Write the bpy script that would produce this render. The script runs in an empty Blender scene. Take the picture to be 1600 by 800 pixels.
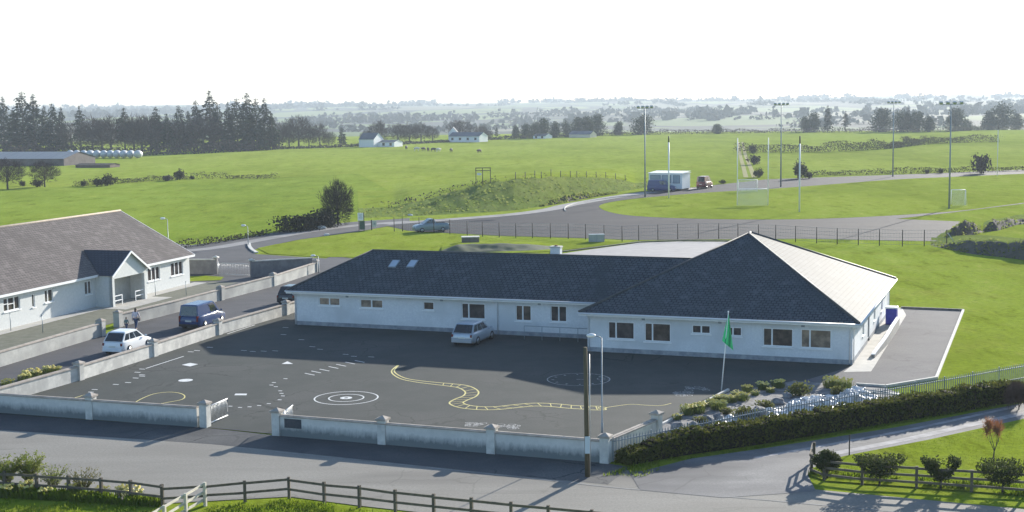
import bpy, math, random
from mathutils import Vector, Matrix
R = random.Random(7)
scene = bpy.context.scene
COL = scene.collection

# ------------------------------------------------------------------ camera calibration (pixels of the 1600x800 photo)
F, YH, ROLL, H = 2186.0, 163.1, -0.0136, 16.22
TH = math.atan((400 - YH) / F)
_c, _s = math.cos(ROLL), math.sin(ROLL)
_R = Vector((1, 0, 0)); _D = Vector((0, -math.sin(TH), -math.cos(TH))); _F = Vector((0, math.cos(TH), -math.sin(TH)))
AX_U = _R * _c - _D * _s
AX_V = _R * _s + _D * _c
CAM = Vector((0, 0, H))

def ray(px, py):
    return (AX_U * ((px - 800) / F) + AX_V * ((py - 400) / F) + _F)

def G(px, py, z=0.0):                       # point of the level ground seen at a pixel
    d = ray(px, py); t = (z - H) / d.z
    return CAM + d * t

def hit(px, py, o, n):                      # point of a plane seen at a pixel
    d = ray(px, py); t = (Vector(o) - CAM).dot(n) / d.dot(n)
    return CAM + d * t

def ppm(px, py):                            # photo pixels per metre at a ground point
    p = G(px, py); return F / (p - CAM).dot(_F)

def hgt(px, yb, yt):                        # height of an upright thing
    return (yb - yt) / ppm(px, yb)

# ------------------------------------------------------------------ materials
MATS = {}
def _nodes(name):
    m = bpy.data.materials.new(name); m.use_nodes = True
    nt = m.node_tree; nt.nodes.clear()
    out = nt.nodes.new('ShaderNodeOutputMaterial'); b = nt.nodes.new('ShaderNodeBsdfPrincipled')
    nt.links.new(b.outputs[0], out.inputs[0])
    return m, nt, b, out

def _noise(nt, co, scale, detail=4, rough=.6, stretch=None):
    n = nt.nodes.new('ShaderNodeTexNoise'); n.inputs['Scale'].default_value = scale
    n.inputs['Detail'].default_value = detail; n.inputs['Roughness'].default_value = rough
    if stretch:
        mp = nt.nodes.new('ShaderNodeMapping'); mp.inputs['Scale'].default_value = stretch[:3]
        if len(stretch) > 3: mp.inputs['Rotation'].default_value = (0, 0, stretch[3])
        nt.links.new(co, mp.inputs[0]); co = mp.outputs[0]
    nt.links.new(co, n.inputs['Vector'])
    return n.outputs[0]

def _ramp(nt, fac, a, b):
    r = nt.nodes.new('ShaderNodeMapRange'); r.inputs[1].default_value = a; r.inputs[2].default_value = b
    r.clamp = True
    nt.links.new(fac, r.inputs[0]); return r.outputs[0]

def _mix(nt, fac, a, b, mode='MIX'):
    m = nt.nodes.new('ShaderNodeMix'); m.data_type = 'RGBA'; m.blend_type = mode
    for k, v in ((0, fac), (6, a), (7, b)):
        if isinstance(v, (int, float)): m.inputs[k].default_value = v
        elif isinstance(v, tuple): m.inputs[k].default_value = (*v[:3], 1)
        else: nt.links.new(v, m.inputs[k])
    return m.outputs[2]

def _bump(nt, b, h, strength, dist):
    bp = nt.nodes.new('ShaderNodeBump'); bp.inputs['Strength'].default_value = strength; bp.inputs['Distance'].default_value = dist
    nt.links.new(h, bp.inputs['Height']); nt.links.new(bp.outputs[0], b.inputs['Normal'])

def mat(name, c1, c2=None, scale=3.0, rough=.8, spec=.5, metal=0.0, bump=0.0, bdist=.02, lo=.35, hi=.65, extra=None, trans=0.0, stretch=None, c3=None, scale3=.3):
    """noise between two colours, optional larger patches of a third, optional bump, optional leaf translucency"""
    if name in MATS: return MATS[name]
    m, nt, b, out = _nodes(name)
    co = nt.nodes.new('ShaderNodeTexCoord').outputs['Object']
    b.inputs['Roughness'].default_value = rough; b.inputs['Specular IOR Level'].default_value = spec; b.inputs['Metallic'].default_value = metal
    if c2 is None: b.inputs['Base Color'].default_value = (*c1, 1); col = None
    else:
        n = _noise(nt, co, scale, stretch=stretch); col = _mix(nt, _ramp(nt, n, lo, hi), c1, c2)
        if c3: col = _mix(nt, _ramp(nt, _noise(nt, co, scale3, 3), .45, .62), col, c3)
        nt.links.new(col, b.inputs['Base Color'])
        if bump: _bump(nt, b, n, bump, bdist)
    if trans:
        t = nt.nodes.new('ShaderNodeBsdfTranslucent'); mx = nt.nodes.new('ShaderNodeMixShader'); mx.inputs[0].default_value = trans
        if col is not None: nt.links.new(col, t.inputs[0])
        else: t.inputs[0].default_value = (*c1, 1)
        nt.links.new(b.outputs[0], mx.inputs[1]); nt.links.new(t.outputs[0], mx.inputs[2]); nt.links.new(mx.outputs[0], out.inputs[0])
    MATS[name] = m
    return m

def grass_mat(name, a, b_, dry, scale=1.0):
    if name in MATS: return MATS[name]
    m, nt, b, out = _nodes(name)
    co = nt.nodes.new('ShaderNodeTexCoord').outputs['Object']
    big = _noise(nt, co, .012 * scale, 3, .5); med = _noise(nt, co, .16 * scale, 5, .7); fine = _noise(nt, co, 2.1 * scale, 5, .8)
    rows = _noise(nt, co, .5 * scale, 2, .5, (.06, 1.0, 1, .25))
    col = _mix(nt, _ramp(nt, big, .38, .62), a, b_)
    col = _mix(nt, _ramp(nt, med, .5, .75), col, dry)
    col = _mix(nt, _ramp(nt, fine, .42, .72), col, tuple(x * .45 for x in a))
    col = _mix(nt, _ramp(nt, rows, .5, .75), col, tuple(x * .8 for x in b_))
    far = _noise(nt, co, .05 * scale, 6, .75, (.6, .22, 1)); clod = _noise(nt, co, .32 * scale, 4, .8, (1, .35, 1))
    col = _mix(nt, _ramp(nt, far, .48, .72), col, tuple(x * .6 for x in a))
    col = _mix(nt, _ramp(nt, clod, .54, .70), col, tuple(x * .5 for x in b_))
    col = _mix(nt, _ramp(nt, clod, .40, .28), col, dry)
    nt.links.new(col, b.inputs['Base Color'])
    b.inputs['Roughness'].default_value = 1; b.inputs['Specular IOR Level'].default_value = 0
    b.inputs['Sheen Weight'].default_value = .115; b.inputs['Sheen Roughness'].default_value = .55; b.inputs['Sheen Tint'].default_value = (.60, .76, .32, 1)
    sm_ = nt.nodes.new('ShaderNodeMath'); sm_.operation = 'MULTIPLY'; nt.links.new(_ramp(nt, far, .70, .36), sm_.inputs[0]); nt.links.new(_ramp(nt, clod, .66, .40), sm_.inputs[1])
    sc_ = nt.nodes.new('ShaderNodeMath'); sc_.operation = 'MULTIPLY_ADD'; sc_.inputs[1].default_value = .10; sc_.inputs[2].default_value = .06
    nt.links.new(sm_.outputs[0], sc_.inputs[0]); nt.links.new(sc_.outputs[0], b.inputs['Sheen Weight'])
    _bump(nt, b, fine, .5, .12)
    MATS[name] = m; return m

def hill_mat():
    m, nt, b, out = _nodes('hill_fields')
    co = nt.nodes.new('ShaderNodeTexCoord').outputs['Object']
    mp = nt.nodes.new('ShaderNodeMapping'); mp.inputs['Scale'].default_value = (1, .45, 1); nt.links.new(co, mp.inputs[0])
    v = nt.nodes.new('ShaderNodeTexVoronoi'); v.inputs['Scale'].default_value = 1 / 190; v.inputs['Randomness'].default_value = .9
    nt.links.new(mp.outputs[0], v.inputs['Vector'])
    e = nt.nodes.new('ShaderNodeTexVoronoi'); e.feature = 'DISTANCE_TO_EDGE'; e.inputs['Scale'].default_value = 1 / 190; e.inputs['Randomness'].default_value = .9
    nt.links.new(mp.outputs[0], e.inputs['Vector'])
    sep = nt.nodes.new('ShaderNodeSeparateColor'); nt.links.new(v.outputs['Color'], sep.inputs[0])
    col = _mix(nt, sep.outputs[0], (.08, .13, .03), (.17, .215, .055))
    col = _mix(nt, _ramp(nt, sep.outputs[1], .6, .75), col, (.15, .15, .09))
    w = _noise(nt, co, .02, 4)
    edge = _ramp(nt, e.outputs['Distance'], .10, .05)
    col = _mix(nt, edge, col, (.025, .033, .025))
    wood = _ramp(nt, _noise(nt, co, .004, 5, .65), .56, .6)
    col = _mix(nt, wood, col, (.025, .035, .025))
    nt.links.new(col, b.inputs['Base Color']); b.inputs['Roughness'].default_value = .9; b.inputs['Specular IOR Level'].default_value = .1
    return m

def road_mat(name, a, b_, patch, spec=.14, rough=.85, stretch=(1, 1, 1)):
    if name in MATS: return MATS[name]
    m, nt, b, out = _nodes(name)
    co = nt.nodes.new('ShaderNodeTexCoord').outputs['Object']
    fine = _noise(nt, co, 9, 5, .8); med = _noise(nt, co, .45, 5, .65, stretch); big = _noise(nt, co, .13, 4, .6, stretch)
    col = _mix(nt, _ramp(nt, med, .35, .65), a, b_)
    col = _mix(nt, _ramp(nt, big, .52, .66), col, patch)
    col = _mix(nt, _ramp(nt, fine, .4, .8), col, tuple(x * .7 for x in a))
    cr = nt.nodes.new('ShaderNodeTexVoronoi'); cr.feature = 'DISTANCE_TO_EDGE'; cr.inputs['Scale'].default_value = .35
    wob = _noise(nt, co, .9, 4); va = nt.nodes.new('ShaderNodeVectorMath'); va.operation = 'ADD'; nt.links.new(co, va.inputs[0]); nt.links.new(wob, va.inputs[1])
    nt.links.new(va.outputs[0], cr.inputs['Vector'])
    msk = nt.nodes.new('ShaderNodeMath'); msk.operation = 'MULTIPLY'
    nt.links.new(_ramp(nt, cr.outputs['Distance'], .02, .008), msk.inputs[0]); nt.links.new(_ramp(nt, big, .5, .6), msk.inputs[1])
    col = _mix(nt, msk.outputs[0], col, tuple(x * .68 for x in a))
    nt.links.new(col, b.inputs['Base Color']); b.inputs['Roughness'].default_value = rough; b.inputs['Specular IOR Level'].default_value = spec
    _bump(nt, b, fine, .35, .01)
    MATS[name] = m; return m

def roof_mat(name, c1, c2, joint, rough=.45, spec=.5):
    m, nt, b, out = _nodes(name)
    uv = nt.nodes.new('ShaderNodeTexCoord').outputs['UV']
    br = nt.nodes.new('ShaderNodeTexBrick'); br.inputs['Scale'].default_value = 1; br.inputs['Brick Width'].default_value = .33; br.inputs['Row Height'].default_value = .30
    br.inputs['Mortar Size'].default_value = .04; br.inputs['Mortar Smooth'].default_value = .3
    br.inputs['Color1'].default_value = (*c1, 1); br.inputs['Color2'].default_value = (*c2, 1); br.inputs['Mortar'].default_value = (*joint, 1)
    nt.links.new(uv, br.inputs['Vector'])
    n = _noise(nt, uv, 1.3, 6, .75); n2 = _noise(nt, uv, .35, 4, .6, (1, .35, 1))
    col = _mix(nt, _ramp(nt, n, .5, .75), br.outputs[0], tuple(x * 1.5 for x in c2))
    col = _mix(nt, _ramp(nt, n2, .5, .7), col, tuple(x * .72 for x in c1))
    nt.links.new(col, b.inputs['Base Color']); b.inputs['Roughness'].default_value = rough; b.inputs['Specular IOR Level'].default_value = spec
    # courses step: saw-tooth along the slope
    sp = nt.nodes.new('ShaderNodeSeparateXYZ'); nt.links.new(uv, sp.inputs[0])
    dv = nt.nodes.new('ShaderNodeMath'); dv.operation = 'DIVIDE'; dv.inputs[1].default_value = .30; nt.links.new(sp.outputs[1], dv.inputs[0])
    fr = nt.nodes.new('ShaderNodeMath'); fr.operation = 'FRACT'; nt.links.new(dv.outputs[0], fr.inputs[0])
    ml = nt.nodes.new('ShaderNodeMath'); ml.operation = 'MULTIPLY'; ml.inputs[1].default_value = -1; nt.links.new(fr.outputs[0], ml.inputs[0])
    _bump(nt, b, ml.outputs[0], .12, .01)
    MATS[name] = m; return m

def glass_mat(name, base, rough=.06, spec=.7):
    if name in MATS: return MATS[name]
    m, nt, b, out = _nodes(name)
    co = nt.nodes.new('ShaderNodeTexCoord').outputs['Object']
    col = _mix(nt, _ramp(nt, _noise(nt, co, 1.7, 3), .4, .65), base, tuple(min(1, x * 2.1) for x in base))
    nt.links.new(col, b.inputs['Base Color']); b.inputs['Roughness'].default_value = rough; b.inputs['Specular IOR Level'].default_value = spec
    MATS[name] = m; return m

GRASS = grass_mat('meadow_grass', (.190, .250, .006), (.220, .270, .010), (.255, .25, .035))
LAWN = grass_mat('lawn_grass', (.200, .260, .007), (.230, .277, .010), (.265, .265, .04), 1.6)
ROUGH = grass_mat('rough_grass', (.115, .165, .022), (.165, .19, .045), (.20, .195, .07), 2.2)
TUFT = mat('tuft_blades', (.12, .19, .010), (.17, .21, .025), 1.1, .95, 0, trans=.5)
SPRING = grass_mat('spring_grass', (.150, .225, .003), (.185, .245, .005), (.225, .25, .012))
BANKT = mat('bank_tussock', (.12, .165, .03), (.185, .20, .06), .5, .95, 0, trans=.55)
HILL = hill_mat()
ROAD = road_mat('road_tarmac', (.235, .220, .192), (.290, .273, .240), (.165, .155, .138), stretch=(.25, 1, 1))
APRON = road_mat('apron_tarmac', (.07, .072, .076), (.10, .10, .10), (.13, .13, .125))
LANE = road_mat('lane_tarmac', (.17, .165, .163), (.27, .262, .25), (.105, .104, .105), stretch=(.5, 1, 1))
PLAY = road_mat('playground_tarmac', (.054, .060, .056), (.074, .078, .072), (.084, .085, .080))
SIDE = road_mat('side_road_tarmac', (.082, .082, .088), (.108, .105, .11), (.072, .072, .076))
GRAVEL = road_mat('track_gravel', (.042, .042, .049), (.060, .058, .065), (.080, .077, .078), spec=.06, stretch=(.3, 1, 1))
PALEG = road_mat('pale_gravel', (.24, .23, .225), (.32, .31, .30), (.19, .185, .18))
YARD = road_mat('yard_paving', (.135, .132, .136), (.165, .160, .158), (.12, .117, .124), spec=.06)
CONC = mat('concrete', (.36, .35, .32), (.46, .44, .40), 1.4, .85, .3, bump=.2)
KERB = mat('kerb_concrete', (.45, .44, .40), (.58, .56, .52), 2.5, .85, .3)
RENDER = mat('white_pebble_dash', (.62, .64, .66), (.70, .72, .73), 7, .9, .25, bump=.5, bdist=.01, c3=(.57, .59, .60), scale3=.35)
PLINTH = mat('plinth_render', (.20, .22, .25), (.33, .35, .37), 2.2, .9, .2)
WALLR = mat('boundary_render', (.56, .55, .51), (.68, .66, .61), 3.0, .9, .2, bump=.3, bdist=.01, c3=(.47, .46, .43), scale3=.9)
WALLDIRT = mat('stained_wall_foot', (.17, .18, .19), (.34, .35, .35), 1.7, .95, .15, bump=.3, bdist=.01)
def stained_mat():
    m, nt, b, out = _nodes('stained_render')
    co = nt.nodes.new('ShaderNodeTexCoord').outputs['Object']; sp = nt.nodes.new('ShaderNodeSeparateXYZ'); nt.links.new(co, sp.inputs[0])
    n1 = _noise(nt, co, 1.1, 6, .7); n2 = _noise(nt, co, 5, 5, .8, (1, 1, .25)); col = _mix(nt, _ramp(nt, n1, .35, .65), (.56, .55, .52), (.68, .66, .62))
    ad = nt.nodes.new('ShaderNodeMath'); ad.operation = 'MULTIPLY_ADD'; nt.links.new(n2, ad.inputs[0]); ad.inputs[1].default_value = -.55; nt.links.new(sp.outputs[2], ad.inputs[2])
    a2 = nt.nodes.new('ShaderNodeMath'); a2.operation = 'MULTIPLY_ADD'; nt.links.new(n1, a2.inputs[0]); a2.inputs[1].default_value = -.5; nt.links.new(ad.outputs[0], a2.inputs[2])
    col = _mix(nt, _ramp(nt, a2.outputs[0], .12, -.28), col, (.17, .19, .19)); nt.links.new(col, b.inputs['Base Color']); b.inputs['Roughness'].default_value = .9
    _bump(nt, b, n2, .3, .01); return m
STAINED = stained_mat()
COPING = mat('coping_concrete', (.32, .28, .24), (.45, .40, .35), 2.3, .9, .2, bump=.3)
BLOCK = mat('roadside_wall', (.36, .36, .34), (.47, .47, .44), 2.0, .9, .2, bump=.3, c3=(.30, .30, .29), scale3=.5)
WHITE = mat('white_paint', (.76, .77, .77), (.82, .82, .82), 4, .5, .4)
CREAM = mat('house_render', (.56, .575, .565), (.63, .64, .625), 5, .9, .2, bump=.2)
SLATE = roof_mat('blue_slate', (.060, .076, .086), (.076, .092, .102), (.018, .020, .032), .76, .13)
BROWNT = roof_mat('brown_tile', (.128, .112, .105), (.158, .138, .13), (.078, .068, .066), .8, .12)
DARKROOF = roof_mat('porch_slate', (.035, .035, .05), (.045, .045, .06), (.015, .015, .02), .5, .4)
RIDGE = mat('ridge_tile', (.05, .055, .06), (.085, .088, .09), 3, .6, .4)
GLASS = glass_mat('window_glass', (.050, .042, .040))
CARGLASS = glass_mat('car_glass', (.012, .016, .02), .04, .8)
WOOD = mat('weathered_wood', (.10, .085, .065), (.16, .135, .10), 4, .85, .2, stretch=(1, 1, .3))
PALEWOOD = mat('pale_new_wood', (.50, .46, .38), (.60, .55, .46), 4, .8, .3)
DARKPOST = mat('dark_post', (.045, .042, .04), (.07, .065, .06), 4, .8, .2)
POLEWOOD = mat('creosoted_pole', (.075, .068, .035), (.15, .12, .08), 3, .85, .2, stretch=(3, 3, .3))
GALV = mat('galvanised_steel', (.45, .47, .48), (.55, .57, .58), 6, .45, .5, .6)
GREYP = mat('grey_painted_steel', (.22, .26, .29), (.28, .32, .35), 6, .5, .5, .2)
PALIS = mat('palisade_steel', (.24, .27, .30), (.34, .37, .40), 6, .5, .5, .3)
MARKW = mat('white_marking', (.55, .56, .54), (.72, .72, .70), 6, .8, .3)
MARKY = mat('yellow_marking', (.58, .50, .16), (.68, .61, .28), 6, .8, .3)
MARKF = mat('worn_marking', (.20, .20, .19), (.42, .42, .40), 5, .85, .3)
BLACK = mat('black_plastic', (.012, .012, .013), None, rough=.6)
TYRE = mat('tyre_rubber', (.015, .015, .016), None, rough=.85)
RIM = mat('wheel_rim', (.35, .36, .37), None, rough=.35, metal=.8)
LAMPR = mat('red_lamp', (.16, .012, .01), None, rough=.2)
LAMPW = mat('clear_lamp', (.65, .66, .66), None, rough=.12)
BARK = mat('bark', (.06, .052, .045), (.10, .09, .075), 3, .9, .15)
TWIG = mat('bare_twigs', (.050, .036, .034), (.085, .065, .058), .6, .9, .15)
TWIGRED = mat('reddish_twigs', (.24, .10, .05), (.34, .17, .09), 2, .9, .05, trans=.3)
NEEDLE = mat('conifer_needles', (.018, .030, .018), (.040, .055, .030), .35, .85, .2, trans=.1)
EVERG = mat('evergreen_leaves', (.018, .034, .016), (.045, .065, .026), .4, .8, .25, trans=.15)
HEDGE = mat('clipped_hedge', (.062, .074, .016), (.125, .130, .026), .9, .9, .05, trans=.28)
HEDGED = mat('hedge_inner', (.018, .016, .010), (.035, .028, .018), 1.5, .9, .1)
SCRUB = mat('scrub_leaves', (.045, .045, .022), (.085, .08, .035), 1.0, .85, .2, trans=.2)
FEATHER = mat('feathery_leaves', (.16, .20, .035), (.24, .26, .07), 1.0, .8, .2, trans=.4)
PETAL = mat('yellow_petals', (.65, .52, .06), (.75, .70, .32), 8, .7, .2, trans=.3)
SOIL = mat('bare_soil', (.05, .042, .038), (.09, .078, .068), 1.2, .95, .1, bump=.6, bdist=.08)
SOILG = mat('stony_soil', (.13, .125, .125), (.24, .235, .23), 2.2, .9, .2, bump=.6, bdist=.06)
ROCK = mat('grey_rock', (.11, .11, .115), (.24, .24, .24), 3, .85, .25, bump=.5)
FOIL = mat('silver_sheeting', (.62, .61, .60), (.78, .77, .75), 2, .38, .6, .0, c3=(.45, .45, .45), scale3=1.1)
GREENF = mat('green_flag_cloth', (.012, .17, .075), (.02, .23, .105), 3, .7, .2, trans=.3)
BLUEP = mat('blue_plastic', (.03, .035, .30), (.045, .05, .40), 3, .45, .5)
SILVERP = mat('silver_paint', (.42, .46, .50), None, rough=.28, spec=.6, metal=.35)
WHITEP = mat('white_car_paint', (.75, .76, .76), None, rough=.25, spec=.6)
BLUECP = mat('blue_car_paint', (.018, .046, .14), None, rough=.25, spec=.6)
NAVYP = mat('navy_car_paint', (.02, .04, .16), None, rough=.3, spec=.6)
DARKP = mat('dark_car_paint', (.018, .022, .03), None, rough=.25, spec=.6)
REDP = mat('dark_red_paint', (.12, .02, .03), None, rough=.3, spec=.6)
SKIN = mat('skin', (.48, .30, .22), None, rough=.6)
HAIR = mat('dark_hair', (.04, .028, .02), None, rough=.7)
DENIM = mat('denim', (.05, .075, .14), (.07, .10, .18), 20, .85, .2)
PINKTOP = mat('pale_pink_top', (.62, .55, .60), None, rough=.85)
TEALTOP = mat('grey_green_top', (.14, .20, .19), None, rough=.85)
BAG = mat('dark_bag', (.02, .02, .03), None, rough=.7)
COWB = mat('black_hide', (.02, .018, .017), None, rough=.8)
COWW = mat('pale_hide', (.62, .58, .52), None, rough=.8)
COWR = mat('brown_hide', (.10, .05, .03), None, rough=.8)
SHEETG = mat('grey_shed_sheeting', (.24, .25, .25), (.32, .32, .32), .5, .6, .3, stretch=(4, .2, 1))
BALEW = mat('bale_wrap', (.46, .48, .50), (.58, .59, .60), 2, .5, .3)
FARWOOD = mat('far_wood_leaves', (.035, .048, .026), (.075, .085, .045), .02, .9, .1)
NETM = mat('white_net', (.70, .70, .66), None, rough=.8)

# ------------------------------------------------------------------ mesh builder
class MB:
    def __init__(s): s.v = []; s.f = []; s.m = []; s.uv = []; s.sm = []
    def face(s, pts, m=0, uv=None, smooth=False):
        i = len(s.v); s.v += [tuple(p) for p in pts]; s.f.append(list(range(i, i + len(pts)))); s.m.append(m); s.uv.append(uv); s.sm.append(smooth)
    def mesh(s, vs, fs, m=0, smooth=False):
        i = len(s.v); s.v += [tuple(p) for p in vs]
        for f in fs: s.f.append([a + i for a in f]); s.m.append(m); s.uv.append(None); s.sm.append(smooth)
    def box(s, c, d, rz=0, m=0, rot=None):
        hx, hy, hz = d[0] / 2, d[1] / 2, d[2] / 2
        M = rot if rot is not None else Matrix.Rotation(rz, 3, 'Z')
        c = Vector(c)
        vs = [c + M @ Vector((x * hx, y * hy, z * hz)) for z in (-1, 1) for y in (-1, 1) for x in (-1, 1)]
        s.mesh(vs, [(0, 2, 3, 1), (4, 5, 7, 6), (0, 1, 5, 4), (2, 6, 7, 3), (0, 4, 6, 2), (1, 3, 7, 5)], m)
    def beam(s, p, q, w, h, m=0):           # box of section w x h from p to q
        p, q = Vector(p), Vector(q); d = q - p; L = d.length
        if L < 1e-6: return
        x = d / L; up = Vector((0, 0, 1)) if abs(x.z) < .95 else Vector((0, 1, 0))
        y = up.cross(x).normalized(); z = x.cross(y)
        s.box((p + q) / 2, (L, w, h), m=m, rot=Matrix((x, y, z)).transposed())
    def tube(s, pts, rad, n=8, m=0, smooth=True, cap=True):
        pts = [Vector(p) for p in pts]
        if not isinstance(rad, (list, tuple)): rad = [rad] * len(pts)
        i0 = len(s.v); rings = []
        for k, p in enumerate(pts):
            d = (pts[min(k + 1, len(pts) - 1)] - pts[max(k - 1, 0)]).normalized()
            up = Vector((0, 0, 1)) if abs(d.z) < .9 else Vector((0, 1, 0))
            a = up.cross(d).normalized(); b = d.cross(a)
            rings.append([p + (a * math.cos(t) + b * math.sin(t)) * rad[k] for t in (2 * math.pi * j / n for j in range(n))])
        vs = [q for r in rings for q in r]; fs = []
        for k in range(len(pts) - 1):
            for j in range(n): fs.append((k * n + j, k * n + (j + 1) % n, (k + 1) * n + (j + 1) % n, (k + 1) * n + j))
        if cap: fs.append(tuple(range(n - 1, -1, -1))); fs.append(tuple((len(pts) - 1) * n + j for j in range(n)))
        s.mesh(vs, fs, m, smooth)
    def card(s, c, size, rnd, m=0, asp=1.0, flat=0.0):
        n = Vector((rnd.gauss(0, 1), rnd.gauss(0, 1), rnd.gauss(0, 1) + flat))
        if n.length < 1e-3: n = Vector((0, 0, 1))
        n.normalize(); a = n.orthogonal().normalized(); a = Matrix.Rotation(rnd.uniform(0, 6.28), 3, n) @ a; b = n.cross(a)
        c = Vector(c); w = size * .5; h = w * asp
        s.face([c - a * w, c - b * h * .6 + a * w * .1, c + a * w, c + b * h], m)
    def ball(s, c, r, m=0, seg=10, rings=7, sc=(1, 1, 1)):
        vs = []; fs = []; c = Vector(c)
        for i in range(rings + 1):
            t = math.pi * i / rings
            for j in range(seg):
                p = 2 * math.pi * j / seg
                vs.append(c + Vector((math.sin(t) * math.cos(p) * sc[0], math.sin(t) * math.sin(p) * sc[1], math.cos(t) * sc[2])) * r)
        for i in range(rings):
            for j in range(seg):
                fs.append((i * seg + j, (i + 1) * seg + j, (i + 1) * seg + (j + 1) % seg, i * seg + (j + 1) % seg))
        s.mesh(vs, fs, m, True)
    def build(s, name, mats, parent=None, bevel=0.0, loc=None):
        me = bpy.data.meshes.new(name)
        me.from_pydata(s.v, [], s.f)
        if not isinstance(mats, (list, tuple)): mats = [mats]
        for x in mats: me.materials.append(x)
        me.polygons.foreach_set('material_index', s.m); me.polygons.foreach_set('use_smooth', s.sm)
        if any(u is not None for u in s.uv):
            ul = me.uv_layers.new(name='UVMap')
            for p, u in zip(me.polygons, s.uv):
                if u:
                    for k, li in enumerate(p.loop_indices): ul.data[li].uv = u[k]
        me.update()
        o = bpy.data.objects.new(name, me); COL.objects.link(o)
        if parent: o.parent = parent
        if loc is not None: o.location = loc
        if bevel:
            b = o.modifiers.new('Bevel', 'BEVEL'); b.width = bevel; b.segments = 2; b.limit_method = 'ANGLE'
        return o

def tag(o, label=None, cat=None, group=None, kind=None):
    if label: o['label'] = label
    if cat: o['category'] = cat
    if group: o['group'] = group
    if kind: o['kind'] = kind
    return o

def thing(name, label, cat, loc=(0, 0, 0), rz=0.0, group=None):
    o = bpy.data.objects.new(name, None); COL.objects.link(o); o.empty_display_size = .2
    o.location = loc; o.rotation_euler = (0, 0, rz)
    return tag(o, label, cat, group)

KIDS = {}
def copy_tree(o, parent=None):
    c = o.copy(); COL.objects.link(c)
    if parent: c.parent = parent
    for ch in [x for x in COL.objects if x.parent == o]: copy_tree(ch, c)
    return c

def dup(o, label, loc, rz=0.0, sc=(1, 1, 1), group=None):
    c = copy_tree(o); c.location = loc; c.rotation_euler = (0, 0, rz); c.scale = sc if isinstance(sc, tuple) else (sc, sc, sc)
    c['label'] = label
    if group: c['group'] = group
    return c

def local(o_loc, rz, p):
    return Matrix.Rotation(-rz, 3, 'Z') @ (Vector(p) - Vector(o_loc))

def spline(pts, n=8, closed=False):
    P = [Vector(p) for p in pts]; out = []; N = len(P)
    for i in range(N if closed else N - 1):
        a, b, c, d = (P[(i + k) % N] if closed else P[min(max(i + k, 0), N - 1)] for k in (-1, 0, 1, 2))
        for j in range(n):
            t = j / n
            out.append(.5 * ((2 * b) + (c - a) * t + (2 * a - 5 * b + 4 * c - d) * t * t + (3 * b - a - 3 * c + d) * t ** 3))
    if not closed: out.append(P[-1])
    return out

def sheet(name, pts, z, m, parent=None, curved=False, n=6, thick=0.0):
    w = [G(*p) if len(p) == 2 else Vector(p) for p in pts]
    if curved: w = spline(w, n, True)
    w = [Vector((p.x, p.y, z)) for p in w]
    a = sum(w[i].x * w[(i + 1) % len(w)].y - w[(i + 1) % len(w)].x * w[i].y for i in range(len(w)))
    if a < 0: w.reverse()
    mb = MB(); mb.face(w)
    if thick:
        for i in range(len(w)):
            p, q = w[i], w[(i + 1) % len(w)]; dz = Vector((0, 0, -thick)); mb.face([p + dz, q + dz, q, p])
    o = mb.build(name, m, parent)
    if parent is None: tag(o, kind='structure')
    return o

def ribbon(mb, pts, w, z=0.0, m=0):
    pts = [Vector(p) for p in pts]
    L = []; Rr = []
    for k, p in enumerate(pts):
        d = pts[min(k + 1, len(pts) - 1)] - pts[max(k - 1, 0)]; d.z = 0; d.normalize(); nrm = Vector((-d.y, d.x, 0))
        ww = w[k] if isinstance(w, list) else w
        L.append(Vector((p.x, p.y, z)) + nrm * ww / 2); Rr.append(Vector((p.x, p.y, z)) - nrm * ww / 2)
    for k in range(len(pts) - 1): mb.face([Rr[k], Rr[k + 1], L[k + 1], L[k]], m)

def kerb(name, pts, w, h, m, parent=None):
    mb = MB()
    for p, q in zip(pts[:-1], pts[1:]):
        p, q = Vector(p), Vector(q); mb.beam(p + Vector((0, 0, h / 2)), q + Vector((0, 0, h / 2)), w, h)
    o = mb.build(name, m, parent)
    if parent is None: tag(o, kind='structure')
    return o

# ------------------------------------------------------------------ world, sun, haze, camera
SUN_AZ, SUN_EL = math.radians(31), math.radians(16.3)
w = bpy.data.worlds.new('World'); scene.world = w; w.use_nodes = True
nt = w.node_tree; bg = nt.nodes['Background']; sky = nt.nodes.new('ShaderNodeTexSky'); sky.sky_type = 'NISHITA'; sky.sun_disc = False
sky.sun_elevation = SUN_EL; sky.sun_rotation = SUN_AZ; sky.air_density = 1.0; sky.dust_density = .6; sky.ozone_density = 3.0; sky.altitude = 60
nt.links.new(sky.outputs[0], bg.inputs[0]); bg.inputs[1].default_value = .095
ld = bpy.data.lights.new('sun', 'SUN'); ld.energy = 4.2; ld.angle = math.radians(.5); ld.color = (1, .94, .84)
lo = bpy.data.objects.new('sun', ld); COL.objects.link(lo)
sv = Vector((math.sin(SUN_AZ) * math.cos(SUN_EL), math.cos(SUN_AZ) * math.cos(SUN_EL), math.sin(SUN_EL)))
lo.rotation_euler = sv.to_track_quat('Z', 'Y').to_euler(); lo.location = (60, 100, 60)
scene.view_settings.view_transform = 'Standard'; scene.view_settings.look = 'None'; scene.view_settings.gamma = 1; scene.view_settings.exposure = 1.44
scene.view_settings.use_curve_mapping = False

cd = bpy.data.cameras.new('camera'); cam = bpy.data.objects.new('camera', cd); COL.objects.link(cam)
cd.sensor_width = 36; cd.lens = F / 1600 * 36; cd.clip_end = 30000; cd.clip_start = .5
Mx = Matrix((AX_U, -AX_V, -_F)).transposed().to_4x4(); Mx.translation = CAM; cam.matrix_world = Mx
scene.camera = cam
scene.cycles.max_bounces = 6; scene.cycles.transparent_max_bounces = 8; scene.cycles.volume_bounces = 0

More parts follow.
